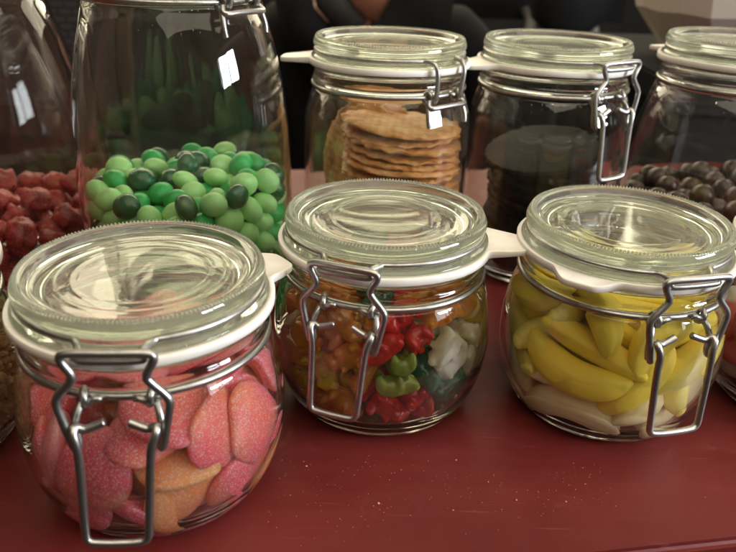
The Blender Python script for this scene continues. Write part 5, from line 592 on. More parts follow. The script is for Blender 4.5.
# ---------------------------------------------------------------- jars
def jar_profile(H, rb, wide):
    """outer and inner wall; z of the body measured from the table. wide: large preserving jar with a long shoulder"""
    dz = H-10.35
    if not wide:
        o = [(0, .28), (2.2, .24), (3.0, .12), (3.5, 0), (3.95, .1), (4.45, .55), (4.93, 1.4), (5.28, 2.6), (5.42, 3.8)]
        if dz: o += [(5.42, 3.8+dz*.5)]
        o += [(5.36, 5.0+dz), (5.2, 6.0+dz), (4.98, 6.75+dz), (4.84, 7.1+dz)]
        i = [(4.35, 7.25+dz), (4.6, 6.75+dz), (4.86, 6.0+dz), (5.04, 5.0+dz)]
        if dz: i += [(5.12, 3.8+dz*.5)]
        i += [(5.12, 3.8), (4.98, 2.6), (4.62, 1.5), (4.15, .92), (3.5, .64), (2.6, .58), (0, .56)]
    else:
        zb = 7.1+dz
        k = rb
        o = [(0, .35), (3.2, .3), (4.2, .12), (4.7, 0), (5.15, .1), (k-.6, .65), (k-.18, 1.8), (k, 3.6), (k+.03, zb*.42), (k-.05, zb*.58), (k-.3, zb*.72),
             (k-.72, zb*.85), (5.12, zb*.945), (4.86, zb)]
        i = [(4.35, zb+.1), (4.78, zb*.94), (k-1.05, zb*.85), (k-.62, zb*.72), (k-.36, zb*.58), (k-.29, zb*.42), (k-.31, 3.6), (k-.5, 2.0), (k-.95, 1.05),
             (4.7, .72), (3.2, .65), (0, .62)]
        if k > 7:      # the far left jar runs straight from a narrow neck to a wide foot
            o = o[:8]+[(k, zb*.38), (k-.25, zb*.52), (k-.72, zb*.67), (k-1.35, zb*.81), (5.25, zb*.925), (4.88, zb)]
            i = [(4.35, zb+.1), (4.9, zb*.925), (k-1.68, zb*.81), (k-1.05, zb*.67), (k-.58, zb*.52), (k-.33, zb*.38)]+i[6:]
    neck = [(4.72, 7.24), (4.66, 7.38), (4.72, 7.52), (4.84, 7.66), (4.86, 7.8), (4.78, 7.95), (4.74, 8.2), (4.78, 8.4), (4.9, 8.52), (4.98, 8.6), (4.97, 8.68),
            (4.6, 8.7), (4.3, 8.68), (4.22, 8.6), (4.22, 8.4), (4.24, 7.8)]
    neck = [(r, z+dz) for r, z in neck]
    outer = [(p.x, p.y) for p in catmull([(r, z, 0) for r, z in o+neck+i], 4)]
    pts = []
    for r, z in outer:
        pts.append((max(r, 0), z))
    return pts

def _dish():
    out = []
    for k in range(40):
        r = .1*k
        z = 9.875+.0035*r*r
        for rg in (2.66, 3.28):
            z += .016*math.exp(-((r-rg)/.055)**2)
        out.append((r, z))
    return out
LID_IN = _dish()
LID = [(3.95, 9.935), (4.08, 9.965), (4.18, 10.03), (4.26, 10.14), (4.33, 10.22), (4.40, 10.245), (4.45, 10.255), (4.50, 10.262), (4.55, 10.265), (4.60, 10.26), (4.65, 10.24), (4.70, 10.19), (4.75, 10.08),
       (4.78, 9.95), (4.775, 9.82), (4.72, 9.69), (4.60, 9.58), (4.50, 9.5),
       (4.47, 9.43), (4.55, 9.34), (4.74, 9.26), (4.87, 9.18), (4.92, 9.11), (4.91, 9.07), (4.82, 9.06), (4.3, 9.06), (4.2, 9.0), (4.16, 8.84),
       (4.05, 8.80), (3.96, 8.86), (3.9, 9.1), (3.78, 9.26), (3.6, 9.33), (3.4, 9.34)]
LID_UNDER = [(2.8, 9.345), (2.0, 9.35), (1.2, 9.352), (.5, 9.353), (0, 9.353)]
_lid_cache = {}
def lid_mesh(beads=True):
    key = beads
    if key in _lid_cache: return _lid_cache[key]
    bm = bmesh.new()
    N = 900 if beads else 256
    pts = LID_IN+[(max(0, p.x), p.y) for p in catmull([(r, z, 0) for r, z in LID], 3)]+LID_UNDER
    def fn(r, z, a, i):
        if beads and 4.46 < r < 4.68 and z > 10.2:
            w = 1-(abs(r-4.57)/.11)**2
            ph = (i % 5)/5
            z += .12*max(w, 0)*(.5+.5*cos(2*pi*ph))-.02*max(w, 0)
        rr = r
        z += .008*noise.noise(Vector((cos(a)*r*.3, sin(a)*r*.3, 1.0)))
        return rr, z
    lathe(bm, pts, N, fn)
    me = mesh_from(bm, M_LID, 'lid')
    _lid_cache[key] = me
    return me

def ring_pts(r, z, n=120, a0=0, a1=2*pi, wob=0):
    full = abs(a1-a0-2*pi) < 1e-6
    return [((r)*cos(a0+(a1-a0)*i/(n if full else n-1)), r*sin(a0+(a1-a0)*i/(n if full else n-1)), z+wob*sin(3*i/n*2*pi)) for i in range(n)]

WR = .155
def front(u, z, rho):
    return Vector((u, -sqrt(max(rho*rho-u*u*.55, .1)), z))

def make_jar(name, loc, az, label, H=10.35, rb=5.4, wide=False, tab=pi/2, clip='hang', beads=True, skew=0.0, short=0.0, wl=0.0, tabl=1.75):
    """az: compass of the clip, 0 faces -y; tab: direction of the gasket tongue measured from the clip"""
    dz = H-10.35
    root = empty(name, (loc[0], loc[1], 0), az)
    tag(root, label, 'jar', 'glass clip-top candy jars on the red counter')
    bm = bmesh.new()
    lathe(bm, jar_profile(H, rb, wide), 160)
    obj('glass_body', mesh_from(bm, M_GLASS, 'glass_body'), root)
    lid = obj('lid', lid_mesh(beads), root, (0, 0, dz))
    # gasket with its pull tongue
    bm = bmesh.new()
    prof = [(4.25, 8.71), (4.99, 8.66), (5.08, 8.67), (5.12, 8.71), (5.125, 8.98), (5.10, 9.03), (5.0, 9.05), (4.94, 9.02), (4.25, 9.01)]
    def gf(r, z, a, i):
        d = (a-(tab-pi/2)+pi) % (2*pi)-pi
        rr = r
        if r > 4.9:
            w = abs(d)*5.05
            if w < 1.7:
                t = 1-w/1.7
                ext = tabl*(min(1, t*1.35)**2*(3-2*min(1, t*1.35)))
                rr = r+ext
                z = z-.10*ext
                z = 8.86+(z-8.86)*(1-.25*min(1, ext))
        z += .02*sin(5*a)
        return rr, z
    lathe(bm, prof, 300, gf)
    obj('rubber_gasket', mesh_from(bm, M_RUBBER, 'rubber_gasket', sharp=50), root, (0, 0, dz))
    # neck wire
    zn = 7.42
    bm = bmesh.new()
    tube(bm, ring_pts(4.80, zn, 140), WR*.95, closed=True)
    if clip != 'none':
        for s in (-1, 1):
            # coil round the ring, its tail running down to the foot of the latch loop
            c = []
            for k in range(15):
                a = -pi*.6+k/14*2*pi*1.12
                base = front(s*(1.02+.02*k), zn, 4.86)
                c.append(base+Vector((0, -.27*cos(a), .27*sin(a))))
            tail = [front(s*1.42, zn-.55, 5.25), front(s*1.55, zn-1.2, 5.45), front(s*1.5, zn-1.62, 5.5)]
            tube(bm, chaikin(c+tail, 2), WR*.95)
            st = [front(s*1.0, zn-.05, 5.1), front(s*.72, zn+.05, 5.02), front(s*.55, zn+.02, 4.98)]
            tube(bm, st, WR*.9)
    obj('neck_wire', mesh_from(bm, M_STEEL, 'neck_wire'), root, (0, 0, dz))
    # lid wire, lying in the groove and looping out in front
    bm = bmesh.new()
    if clip == 'none':
        tube(bm, ring_pts(4.60, 9.44, 140), WR*.95, closed=True)
    elif clip == 'hang':
        half = 1.35/4.7
        arc = [Vector(p) for p in ring_pts(4.62, 9.46, 110, -pi/2+half, -pi/2+2*pi-half)]
        a1 = [front(1.12, 9.46, 4.95), front(.98, 9.42, 5.22), front(1.12, 9.3, 5.36)]
        fr = [front(1.16, 9.22, 5.40), front(.6, 9.20, 5.40), front(-.6, 9.20, 5.40), front(-1.16, 9.22, 5.40)]
        a2 = [front(-1.12, 9.3, 5.36), front(-.98, 9.42, 5.22), front(-1.12, 9.46, 4.95)]
        tube(bm, chaikin(arc+a2[::-1]+fr[::-1]+a1[::-1], 2, closed=True), WR*.95, closed=True)
    else:
        half = 1.35/4.7
        arc = [Vector(p) for p in ring_pts(4.62, 9.46, 110, -pi/2+half, -pi/2+2*pi-half)]
        L_ = [front(-1.2, 9.46, 4.9), front(-1.12, 9.35, 5.3), front(-1.1, 8.9, 5.5), front(-1.02, 8.0, 5.42), front(-1.0, 7.3, 5.35), front(-.98, 7.12, 5.1)]
        R2 = [Vector((-p.x, p.y, p.z)) for p in L_]
        tube(bm, chaikin(R2[::-1]+arc+L_, 2), WR*.95)
    obj('lid_wire', mesh_from(bm, M_STEEL, 'lid_wire'), root, (0, 0, dz))
    if clip == 'hang':
        bm = bmesh.new()
        side = [(1.15, 9.62, 5.62), (1.48, 9.55, 5.62), (1.52, 9.3, 5.62), (1.16, 8.72, 5.58), (1.30, 8.45, 5.6), (1.86, 7.85, 5.66), (1.88, 7.5, 5.68), (1.70, 6.7, 5.68), (1.56, 6.0, 5.66), (1.46, 5.72, 5.62), (1.36, 5.85, 5.5), (1.45, 6.35, 5.44)]
        right = [front(*p) for p in side]
        left = [Vector((-p.x, p.y, p.z)) for p in right]
        tube(bm, chaikin(left[::-1]+[front(0, 9.64, 5.62)]+right, 3), WR)
        obj('latch_loop', mesh_from(bm, M_STEEL, 'latch_loop'), root, (0, 0, dz))
        bm = bmesh.new()
        lv = [(.42, 6.78, 5.42), (.85, 6.60, 5.5), (1.12, 6.52, 5.55), (1.36, 6.72, 5.62), (1.40, 6.58, 5.85), (1.26, 6.2, 5.93), (1.2+wl, 5.6, 5.95), (1.13+wl, 2.6+short, 6.12), (1.10+wl, 2.05+short, 6.15), (.62, 1.98+short, 6.15)]
        def sk(p):
            z = p[1]
            return front(p[0], p[1], p[2])+Vector((skew*(6.7-z)/4.7 if z < 6.7 else 0, 0, 0))
        rg = [sk(p) for p in lv]
        lf = [sk((-p[0], p[1], p[2])) for p in lv]
        tube(bm, chaikin(rg+lf[::-1], 3), WR*1.02)
        obj('latch_lever', mesh_from(bm, M_STEEL, 'latch_lever'), root, (0, 0, dz))
    elif clip == 'up':
        bm = bmesh.new()
        lv = [(1.25, 7.25, 5.1), (1.45, 7.0, 5.3), (1.35, 6.9, 5.5), (.6, 6.95, 5.5)]
        rg = [front(*p) for p in lv]; lf = [Vector((-p.x, p.y, p.z)) for p in rg]
        tube(bm, chaikin(rg+lf[::-1], 3), WR)
        obj('latch_loop', mesh_from(bm, M_STEEL, 'latch_loop'), root, (0, 0, dz))
    return root

D = radians
JARS = {
 'L': ((-8.81, 25.87), D(4), dict(tab=D(124), skew=-.35, tabl=1.35)),
 'M': ((.76, 32.82), D(-19), dict(tab=D(107), skew=-.2, short=.55)),
 'R': ((12.32, 32.95), D(14.5), dict(tab=D(-50), skew=.1, short=.25, wl=.12, tabl=.75)),
 'C': ((.91, 47.79), D(41), dict(H=16.31, tab=D(-135), clip='up')),
 'D': ((11.87, 49.95), D(32), dict(H=16.19, tab=D(-104), skew=0, short=.6)),
 'E': ((23.9, 50.0), D(120), dict(H=16.7, rb=6.2, wide=True, tab=D(90), clip='none')),
 'G': ((-11.2, 43.0), D(56), dict(H=21.6, rb=6.3, wide=True, tab=D(160), clip='up')),
 'H': ((-25.3, 47.0), D(-60), dict(H=21.2, rb=7.2, wide=True, tab=D(160), clip='none')),
 'J': ((-20.9, 27.6), D(-120), dict(tab=D(180), clip='none')),
 'K': ((23.6, 34.0), D(60), dict(tab=D(60), clip='none')),
}
JL = {
 'L': 'squat clip-top jar of pink and orange heart gummies at front left',
 'M': 'squat clip-top jar of mixed gummy bears in the middle of the front row',
 'R': 'squat clip-top jar full of yellow foam bananas at front right',
 'C': 'taller clip-top jar holding a stack of golden wafers',
 'D': 'taller clip-top jar of black biscuits between the wafer jar and chocolate ball jar',
 'E': 'wide clip-top jar of chocolate balls at the right of the back row',
 'G': 'tall wide clip-top jar half filled with green sugar-coated sweets',
 'H': 'tall wide clip-top jar of sugared red gums at the far left',
 'J': 'squat jar of brown sugar lumps cut off by the left edge',
 'K': 'squat jar of red and white foam berries cut off by the right edge',
}
for k, (xy, az, kw) in JARS.items():
    make_jar('clip_top_jar', xy, az, JL[k], **kw)

# ---------------------------------------------------------------- sweets
MATS = {
 'pink': sugar_gum('sugared_pink_gum', (.84, .09, .17), (.88, .20, .26)),
 'rose': sugar_gum('sugared_rose_gum', (.86, .20, .27), (.90, .32, .32)),
 'orange': sugar_gum('sugared_orange_gum', (1.0, .27, .07), (1.0, .38, .13)),
 'mix': sugar_gum('sugared_pink_orange_gum', (.92, .10, .17), (1.0, .30, .09), nscale=22, grad=True),
 'banana': shell('yellow_foam', (1.0, .78, .10), (1.0, .70, .06), rough=.5, scale=60, bscale=500, bstr=.12, sss=.35),
 'banana_pale': shell('light_yellow_foam', (1.0, .84, .22), (1.0, .78, .14), rough=.5, scale=60, bscale=500, bstr=.12, sss=.35),
 'cream': shell('cream_foam', (.95, .84, .56), (.93, .77, .44), rough=.55, scale=70, bscale=400, bstr=.25, sss=.35),
 'g1': shell('pale_green_sugar_shell', (.42, .80, .30), (.34, .72, .23), rough=.45, bstr=.12, sss=.1),
 'g2': shell('bright_green_sugar_shell', (.02, .45, .09), (.02, .36, .07), rough=.42, bstr=.06, sss=.1),
 'g3': shell('dark_green_sugar_shell', (.008, .115, .035), (.007, .085, .028), rough=.26, bstr=.06),
 'red': sugar_gum('sugared_red_gum', (.30, .008, .014), (.50, .022, .028), sss=.4, grain=1.0, rough=.6, sparkle=.3, nscale=70, frost=.16),
 'choc': shell('chocolate_glaze', (.055, .022, .013), (.035, .014, .009), rough=.36, bstr=.2),
 'b_orange': gummy('orange_gummy', (1.0, .44, .04)),
 'b_yellow': gummy('yellow_gummy', (1.0, .72, .05)),
 'b_red': gummy('red_gummy', (.92, .035, .02)),
 'b_green': gummy('green_gummy', (.42, .52, .08)),
 'b_dark': gummy('dark_green_gummy', (.03, .22, .09)),
 'b_white': gummy('clear_gummy', (.97, .90, .66)),
 'berry_': shell('pink_red_foam', (.85, .12, .11), (.78, .07, .08), rough=.45, sss=.3),
}

def two_tone():
    m, nt, b = mat('red_and_white_foam')
    tc = nt.nodes.new('ShaderNodeTexCoord'); sp = nt.nodes.new('ShaderNodeSeparateXYZ')
    nt.links.new(tc.outputs['Object'], sp.inputs[0])
    mr = nt.nodes.new('ShaderNodeMapRange'); mr.inputs[1].default_value = -.006; mr.inputs[2].default_value = .001
    nt.links.new(sp.outputs[2], mr.inputs[0])
    r = ramp(nt, mr.outputs[0], [(.3, (.90, .78, .66)), (.7, (.88, .17, .16))])
    nt.links.new(r.outputs[0], b.inputs['Base Color'])
    b.inputs['Roughness'].default_value = .45; b.inputs['Subsurface Weight'].default_value = .3
    b.inputs['Subsurface Radius'].default_value = (.006, .004, .003)
    return m
MATS['berry'] = two_tone()

_shape = {}
def shape_mesh(kind, sd, kw, m):
    key = (kind, sd, tuple(sorted(kw.items())), m)
    if key not in _shape:
        base = (kind, sd, tuple(sorted(kw.items())))
        if base not in _shape:
            _shape[base] = mesh_from(globals()['shape_'+kind](seed=sd, **kw), None, kind)
        me = _shape[base].copy(); me.materials.append(MATS[m])
        _shape[key] = me
    return _shape[key]

NAMES = {'heart': ('heart_gummy', 'gummy'), 'bear': ('gummy_bear', 'gummy bear'), 'banana': ('foam_banana', 'foam sweet'),
         'lentil': ('sugar_coated_sweet', 'sweet'), 'chunk': ('sugared_gum', 'gum sweet'), 'ball': ('chocolate_ball', 'chocolate'),
         'foam_berry': ('foam_berry', 'foam sweet')}
KSEQ = {'L': ['mix', 'pink', 'orange', 'mix', 'pink', 'orange', 'mix', 'rose', 'mix'],
        'M': None, 'R': None,
        'G': ['g1', 'g2', 'g1', 'g3', 'g1', 'g2', 'g1', 'g2', 'g3', 'g2', 'g1'],
        'H': ['red'], 'E': ['choc'], 'K': ['berry']}
WORD = {'mix': 'pink and orange', 'pink': 'deep pink', 'rose': 'soft rose', 'orange': 'orange', 'g1': 'pale green', 'g2': 'bright green', 'g3': 'dark green',
        'b_orange': 'orange', 'b_yellow': 'yellow', 'b_red': 'red', 'b_green': 'olive green', 'b_dark': 'dark green', 'b_white': 'clear whitish',
        'banana': 'yellow', 'banana_pale': 'light yellow', 'cream': 'cream'}
GROUP = {'L': 'heart gummies in the front left jar', 'M': 'gummy bears in the middle jar', 'R': 'foam bananas in the front right jar',
         'G': 'green sugar-coated sweets in the tall jar', 'H': 'sugared red gums in the far left jar', 'E': 'chocolate balls in the back right jar',
         'K': 'foam berries in the right edge jar'}
SUFFIX = {'L': 'sugared heart gummy in the front left jar', 'M': 'gummy bear in the middle front jar', 'R': 'foam banana in the front right jar',
          'G': 'sugar-coated sweet in the tall green sweet jar', 'H': 'rough sugared red gum in the far left jar',
          'E': 'glossy chocolate ball in the back right jar', 'K': 'red foam berry in the jar at the right edge'}

DRIFT = [(-4.2, 7, 'b_orange'), (-4.2, 4, 'b_orange'), (-3, 5.3, 'b_orange'), (-3.2, 4.6, 'b_white'), (-2.5, 3.1, 'b_yellow'), (-1.5, 3.9, 'b_orange'), (-1.5, 6, 'b_orange'),
         (-.6, 2.4, 'b_red'), (.7, 2.2, 'b_red'), (.6, 4.0, 'b_green'), (.4, 5.9, 'b_red'), (-.4, 6.6, 'b_dark'), (2.7, 5.0, 'b_white'), (2.4, 2.9, 'b_dark'),
         (3.8, 3.9, 'b_white'), (4.6, 5.8, 'b_yellow'), (4.5, 2.6, 'b_green'), (-2.5, 1.3, 'b_orange'), (0, .9, 'b_dark'), (2.6, 6.8, 'b_orange'), (.9, 7.2, 'b_orange')]
def mat_for(j, i, p, rnd):
    x, y, z = p
    if j == 'M':
        # the colours lie in loose drifts round the jar
        return min(DRIFT, key=lambda d: (d[0]-x)**2+(d[1]-z)**2+rnd.uniform(0, .8))[2]
    if j == 'R':
        if z < 2.75+rnd.uniform(-.4, .4)-.12*x: return 'cream'
        return rnd.choice(['banana', 'banana', 'banana', 'banana_pale'])
    s = KSEQ[j]
    return s[(i*7+int(i/5)*3) % len(s)] if j != 'G' else s[rnd.randrange(len(s))]

SCALEF = {'L': 1.05, 'M': .96, 'R': 1.0, 'G': 1.0, 'H': 1.0, 'E': 1.0, 'K': 1.0}
CAMP = Vector((0, 0, 22.343))
KW = {'heart': 'heart gummy', 'bear': 'gummy bear', 'banana': 'foam banana', 'lentil': 'sugar-coated sweet', 'chunk': 'rough red gum', 'ball': 'chocolate ball', 'foam_berry': 'red and white berry'}
JW = {'L': 'front left jar', 'M': 'middle front jar', 'R': 'front right jar', 'G': 'tall jar', 'H': 'far left jar', 'E': 'back right jar', 'K': 'right edge jar'}
ZT = {'L': (3.0, 5.2), 'M': (3.0, 5.2), 'R': (3.2, 5.6), 'G': (4.5, 7.2), 'H': (3, 4.9), 'E': (4, 6.2), 'K': (3, 5)}
def place_label(w, kind, j, p, q):
    lo, hi = ZT[j]
    h = 'low' if p.z < lo else ('midway up' if p.z < hi else 'near the top')
    s = 'at left' if p.x < -2.6 else 'left of centre' if p.x < -.9 else 'in centre' if p.x < .9 else 'right of centre' if p.x < 2.6 else 'at right'
    n = (Quaternion(q) @ Vector((0, 0, 1))).normalized()
    pose = '' if kind in ('ball', 'chunk') else 'flat-lying ' if abs(n.z) > .8 else 'upright ' if abs(n.z) < .4 else 'tilted '
    b = 'far side, ' if p.y > 1.0 else ''
    return ('%s%s %s %s %s, %s%s' % (pose, w, KW[kind], h, s, b, JW[j])).replace('  ', ' ').strip()

def pour(j):
    (jx, jy), az, kw = JARS[j]
    rnd = random.Random(hash_seed[j])
    for i, (kind, sd, size, extra, loc, q) in enumerate(SIM[j]):
        p = Vector(loc)
        if i in DROP.get(j, ()) or p.z > TOP.get(j, 99): continue
        if j == 'H': p.x *= 1.14; p.y *= 1.14
        m = MATF.get((j, i)) or mat_for(j, i, p, rnd)
        kwq = {'size': size}; 
        if extra is not None: kwq['heart'] = round(extra*.55, 2)
        nm, cat = NAMES[kind]
        o = obj(nm, shape_mesh(kind, sd, kwq, m), None, (jx+p.x, jy+p.y, p.z), q)
        w = WORD.get(m, '')
        o.scale = (.95, 1.06, 1.12) if j == 'G' else (SCALEF[j],)*3
        tag(o, LAB.get((j, i)) or place_label(w, kind, j, p, q), cat, GROUP[j])
hash_seed = {'L': 5, 'M': 8, 'R': 3, 'G': 12, 'H': 1, 'E': 1, 'K': 1}
for j in SIM: pour(j)

# ---------------------------------------------------------------- wafers
def shape_wafer(seed=0, r=3.85):
    rnd = random.Random(seed)
    n = 96
    lev = []
    th = .17
    prof = [(.25, 1), (.5, 1), (.7, 1), (.85, 1), (.94, 1), (1.0, .3), (1.0, -.3), (.94, -1), (.85, -1), (.7, -1), (.5, -1), (.25, -1)]
    rows = []
    for k, s in prof:
        ring = []
        for i in range(n):
            a = 2*pi*i/n
            edge = 1+.018*sin(17*a+seed)+.03*noise.noise(Vector((2*cos(a), 2*sin(a), seed*3.3)))+.012*sin(41*a)
            x, y = r*k*edge*cos(a), r*k*edge*sin(a)
            z = th*s+.11*k*k*noise.noise(Vector((x*.45, y*.45, seed*2.1)))+.05*sin(17*a)*k**4
            ring.append(Vector((x, y, z)))
        rows.append(ring)
    return bm_from_grid(rows)
def wafer_mat():
    m, nt, b = mat('baked_wafer')
    n = noise_node(nt, 55, 6, .65)
    r = ramp(nt, n.outputs['Fac'], [(.30, (.40, .15, .04)), (.46, (.68, .32, .10)), (.66, (.86, .56, .26))])
    nt.links.new(r.outputs[0], b.inputs['Base Color'])
    b.inputs['Roughness'].default_value = .5
    b.inputs['Subsurface Weight'].default_value = .2
    b.inputs['Subsurface Radius'].default_value = (.004, .002, .001)
    tc = nt.nodes.new('ShaderNodeTexCoord')
    ks = None
    for rot in (0, 90):
        mp = nt.nodes.new('ShaderNodeMapping'); mp.inputs['Rotation'].default_value = (0, 0, radians(rot+12))
        w = nt.nodes.new('ShaderNodeTexWave'); w.inputs['Scale'].default_value = 62; w.inputs['Distortion'].default_value = .6
        nt.links.new(tc.outputs['Object'], mp.inputs[0]); nt.links.new(mp.outputs[0], w.inputs['Vector'])
        ks = bump(nt, b, w.outputs['Fac'], .28, .0010, ks)
    bump(nt, b, n.outputs['Fac'], .5, .0012, ks)
    return m
MW = wafer_mat()
wm_ = [mesh_from(shape_wafer(s), MW, 'wafer', sharp=60) for s in range(5)]
rnd = random.Random(21)
cx, cyy = JARS['C'][0]
z = .95; NW = 21
ORD = ['first', 'second', 'third', 'fourth', 'fifth', 'sixth', 'seventh', 'eighth', 'ninth', 'tenth']
for i in range(NW):
    q = Matrix.Rotation(rnd.uniform(0, 6.28), 3, 'Z')
    q = (Matrix.Rotation(radians(rnd.uniform(-3, 3)), 3, 'X') @ Matrix.Rotation(radians(rnd.uniform(-2, 5)), 3, 'Y') @ q).to_quaternion()
    o = obj('wafer', wm_[i % 5], None, (cx+1.05+rnd.uniform(-.12, .12), cyy-.1+rnd.uniform(-.25, .2), z), q)
    k_ = NW-1-i
    lab = (ORD[k_]+' wafer down from the top of the wafer stack') if k_ < len(ORD) else 'round wafer in the lower part of the stack, behind the front jars'
    if i == NW-1: lab = 'topmost wafer of the stack, its broad golden face showing'
    if i == NW-2: lab = 'wafer directly under the topmost one of the stack'
    tag(o, lab, 'wafer', 'golden wafers in the back jar')
    z += .50
for (dx, dy, dzz), nv, k, lab in (((-1.75, 2.0, 8.0), (-.62, -.72, .30), 3, 'wafer leaning upright at the left behind the stack, its face towards us'),
                                 ((-1.1, 2.75, 8.3), (-.45, -.86, .22), 4, 'wafer standing behind the leaning one, only its rim showing')):
    q = Vector(nv).to_track_quat('Z', 'Y')
    tag(obj('wafer', wm_[k], None, (cx+dx, cyy+dy, dzz), q), lab, 'wafer', 'golden wafers in the back jar')

# ---------------------------------------------------------------- black biscuits
def shape_biscuit():
    bm = bmesh.new()
    P = [(0, -.3), (3.3, -.3), (3.8, -.26), (3.95, -.1), (3.95, .1), (3.8, .27), (3.5, .3), (2.8, .27), (2.6, .27), (2.3, .29), (2.0, .28), (.9, .28), (.6, .28), (0, .28)]
    def fn(r, z, a, i):
        return r*(1+.012*cos(28*a)*(r > 3)), z+.02*noise.noise(Vector((r*cos(a), r*sin(a), 3)))
    lathe(bm, P, 112, fn)
    return bm
MB_ = shell('black_biscuit', (.007, .006, .006), (.004, .0035, .0035), rough=.6, bstr=.4, bscale=500, spec=.08)
mb_ = mesh_from(shape_biscuit(), MB_, 'black_biscuit', sharp=40)
dxc, dyc = JARS['D'][0]
BB = [(.3, .2, 1.1, 0, 3), (.4, -.1, 1.85, 4, 0), (.2, .3, 2.6, -4, 3), (.5, 0, 3.35, 3, 5), (.2, -.2, 4.1, 6, 0), (.5, .1, 4.85, 2, 4), (.4, 0, 5.6, 5, 3), (.3, .1, 6.35, 4, 5), (.5, -.2, 7.1, 5, 3), (.2, .1, 7.8, 3, 4),
      (-.2, -.4, 8.75, 8, -9)]
for i, (x, y, z, rx, ry) in enumerate(BB):
    q = (Matrix.Rotation(radians(rx), 3, 'X') @ Matrix.Rotation(radians(ry), 3, 'Y')).to_quaternion()
    lab = {10: 'black biscuit lying tilted on top of all the others', 9: 'topmost black biscuit of the level stack'}.get(i, (ORD[9-i]+' black biscuit down in the level stack in the dark jar') if i < 9 else 'black biscuit')
    tag(obj('black_biscuit', mb_, None, (dxc+x, dyc+y, z), q), lab, 'biscuit', 'black biscuits in the back jar')

# ---------------------------------------------------------------- brown sugar (left edge) and crumbs
def lumps(bm, pts, rnd, s0, s1):
    for p in pts:
        s = rnd.uniform(s0, s1)
        res = bmesh.ops.create_icosphere(bm, subdivisions=1, radius=1)
        M_ = Matrix.Rotation(rnd.uniform(0, 6), 3, Vector((rnd.uniform(-1, 1), rnd.uniform(-1, 1), rnd.uniform(-1, 1))).normalized())
        sx = Vector((rnd.uniform(.7, 1.3), rnd.uniform(.7, 1.3), rnd.uniform(.6, 1.1)))
        for v in res['verts']:
            c = Vector((v.co.x*sx.x, v.co.y*sx.y, v.co.z*sx.z))*s*rnd.uniform(.82, 1.12)
            v.co = M_ @ c + Vector(p)
rnd = random.Random(77)
jx, jy = JARS['J'][0]
pts = []
while len(pts) < 2400:
    a = rnd.uniform(0, 2*pi); z = rnd.uniform(.9, 7.6)
    rr = 4.95 if 2.6 < z < 5.2 else (4.95-.32*(2.6-z)**1.5 if z <= 2.6 else 4.95-.25*(z-5.2)**1.1)
    r = (rr-.22)*(1-rnd.random()**2*.12) if z < 7.0 else (rr-.3)*sqrt(rnd.random())
    pts.append((jx+r*cos(a), jy+r*sin(a), z))
bm = bmesh.new(); lumps(bm, pts, rnd, .17, .34)
MS = shell('brown_sugar_crystal', (.62, .38, .15), (.42, .22, .07), rough=.35, scale=130, bscale=700, bstr=.5, sss=.3)
tag(obj('brown_sugar', mesh_from(bm, MS, 'brown_sugar', smooth=False)), kind='stuff')

rnd = random.Random(5)
bm = bmesh.new()
pts = []
for (cx_, cy_, sd, n_) in ((1.0, 26.3, 1.6, 60), (-1.5, 24.5, 2.2, 60), (4.8, 25.8, 1.2, 40), (9.2, 25.3, 1.1, 36), (9.8, 27.0, .8, 24), (0, 23.0, 3.0, 40), (6, 23.5, 3.0, 40), (12, 25, 2.5, 24), (-3.0, 26.5, .8, 24)):
    for k in range(n_):
        x, y = rnd.gauss(cx_, sd), rnd.gauss(cy_, sd*.55)
        if y < 21+.18*x+.9: continue
        if min((x-a[0][0])**2+(y-a[0][1])**2 for a in JARS.values()) < 4.9**2: continue
        pts.append((x, y))
for (x, y) in pts[::2]+pts[1::6]:
    s = rnd.uniform(.008, .022) if rnd.random() < .94 else rnd.uniform(.03, .05)
    n0 = len(bm.verts)
    res = bmesh.ops.create_icosphere(bm, subdivisions=1, radius=1)
    sx = Vector((rnd.uniform(.6, 1.5), rnd.uniform(.6, 1.5), .7))
    for v in res['verts']:
        v.co = Vector((v.co.x*sx.x*s, v.co.y*sx.y*s, v.co.z*sx.z*s+s*.6))+Vector((x, y, 0))
MC = shell('sugar_crumb', (.52, .34, .28), (.42, .24, .19), rough=.4)
tag(obj('sugar_crumbs', mesh_from(bm, MC, 'sugar_crumbs', smooth=False)), kind='stuff')

# ---------------------------------------------------------------- person behind the counter
def skin_mesh(name, verts, edges, radii, m, levels=2):
    me = bpy.data.meshes.new(name)
    me.from_pydata([Vector(v)*CM for v in verts], edges, [])
    o = bpy.data.objects.new(name, me); COL.objects.link(o)
    md = o.modifiers.new('skin', 'SKIN'); md.use_smooth_shade = True
    for d, r in zip(me.skin_vertices[0].data, radii):
        rr = r if isinstance(r, tuple) else (r, r)
        d.radius = (rr[0]*CM, rr[1]*CM)
    me.skin_vertices[0].data[0].use_root = True
    sb = o.modifiers.new('sub', 'SUBSURF'); sb.levels = levels; sb.render_levels = levels
    dg = bpy.context.evaluated_depsgraph_get(); dg.update()
    nm = bpy.data.meshes.new_from_object(o.evaluated_get(dg))
    bpy.data.objects.remove(o)
    nm.materials.clear(); nm.materials.append(m); nm.shade_smooth()
    return nm
PX, PY = -1.2, 138.0
person = empty('person', (PX, PY, -103))
tag(person, 'person in a dark jacket with open collar behind the wafer jar', 'person')
MSK = shell('skin', (.50, .235, .16), (.44, .19, .125), rough=.5, scale=30, sss=.2)
MJ = shell('dark_jacket_cloth', (.006, .006, .0075), (.004, .004, .005), rough=.9, scale=50, bstr=.3, bscale=900, spec=.25)
MCOL = shell('grey_collar_cloth', (.055, .052, .052), (.035, .033, .033), rough=.8, bscale=900, bstr=.3, spec=.3)
MHAIR = shell('dark_hair', (.02, .013, .01), rough=.5)
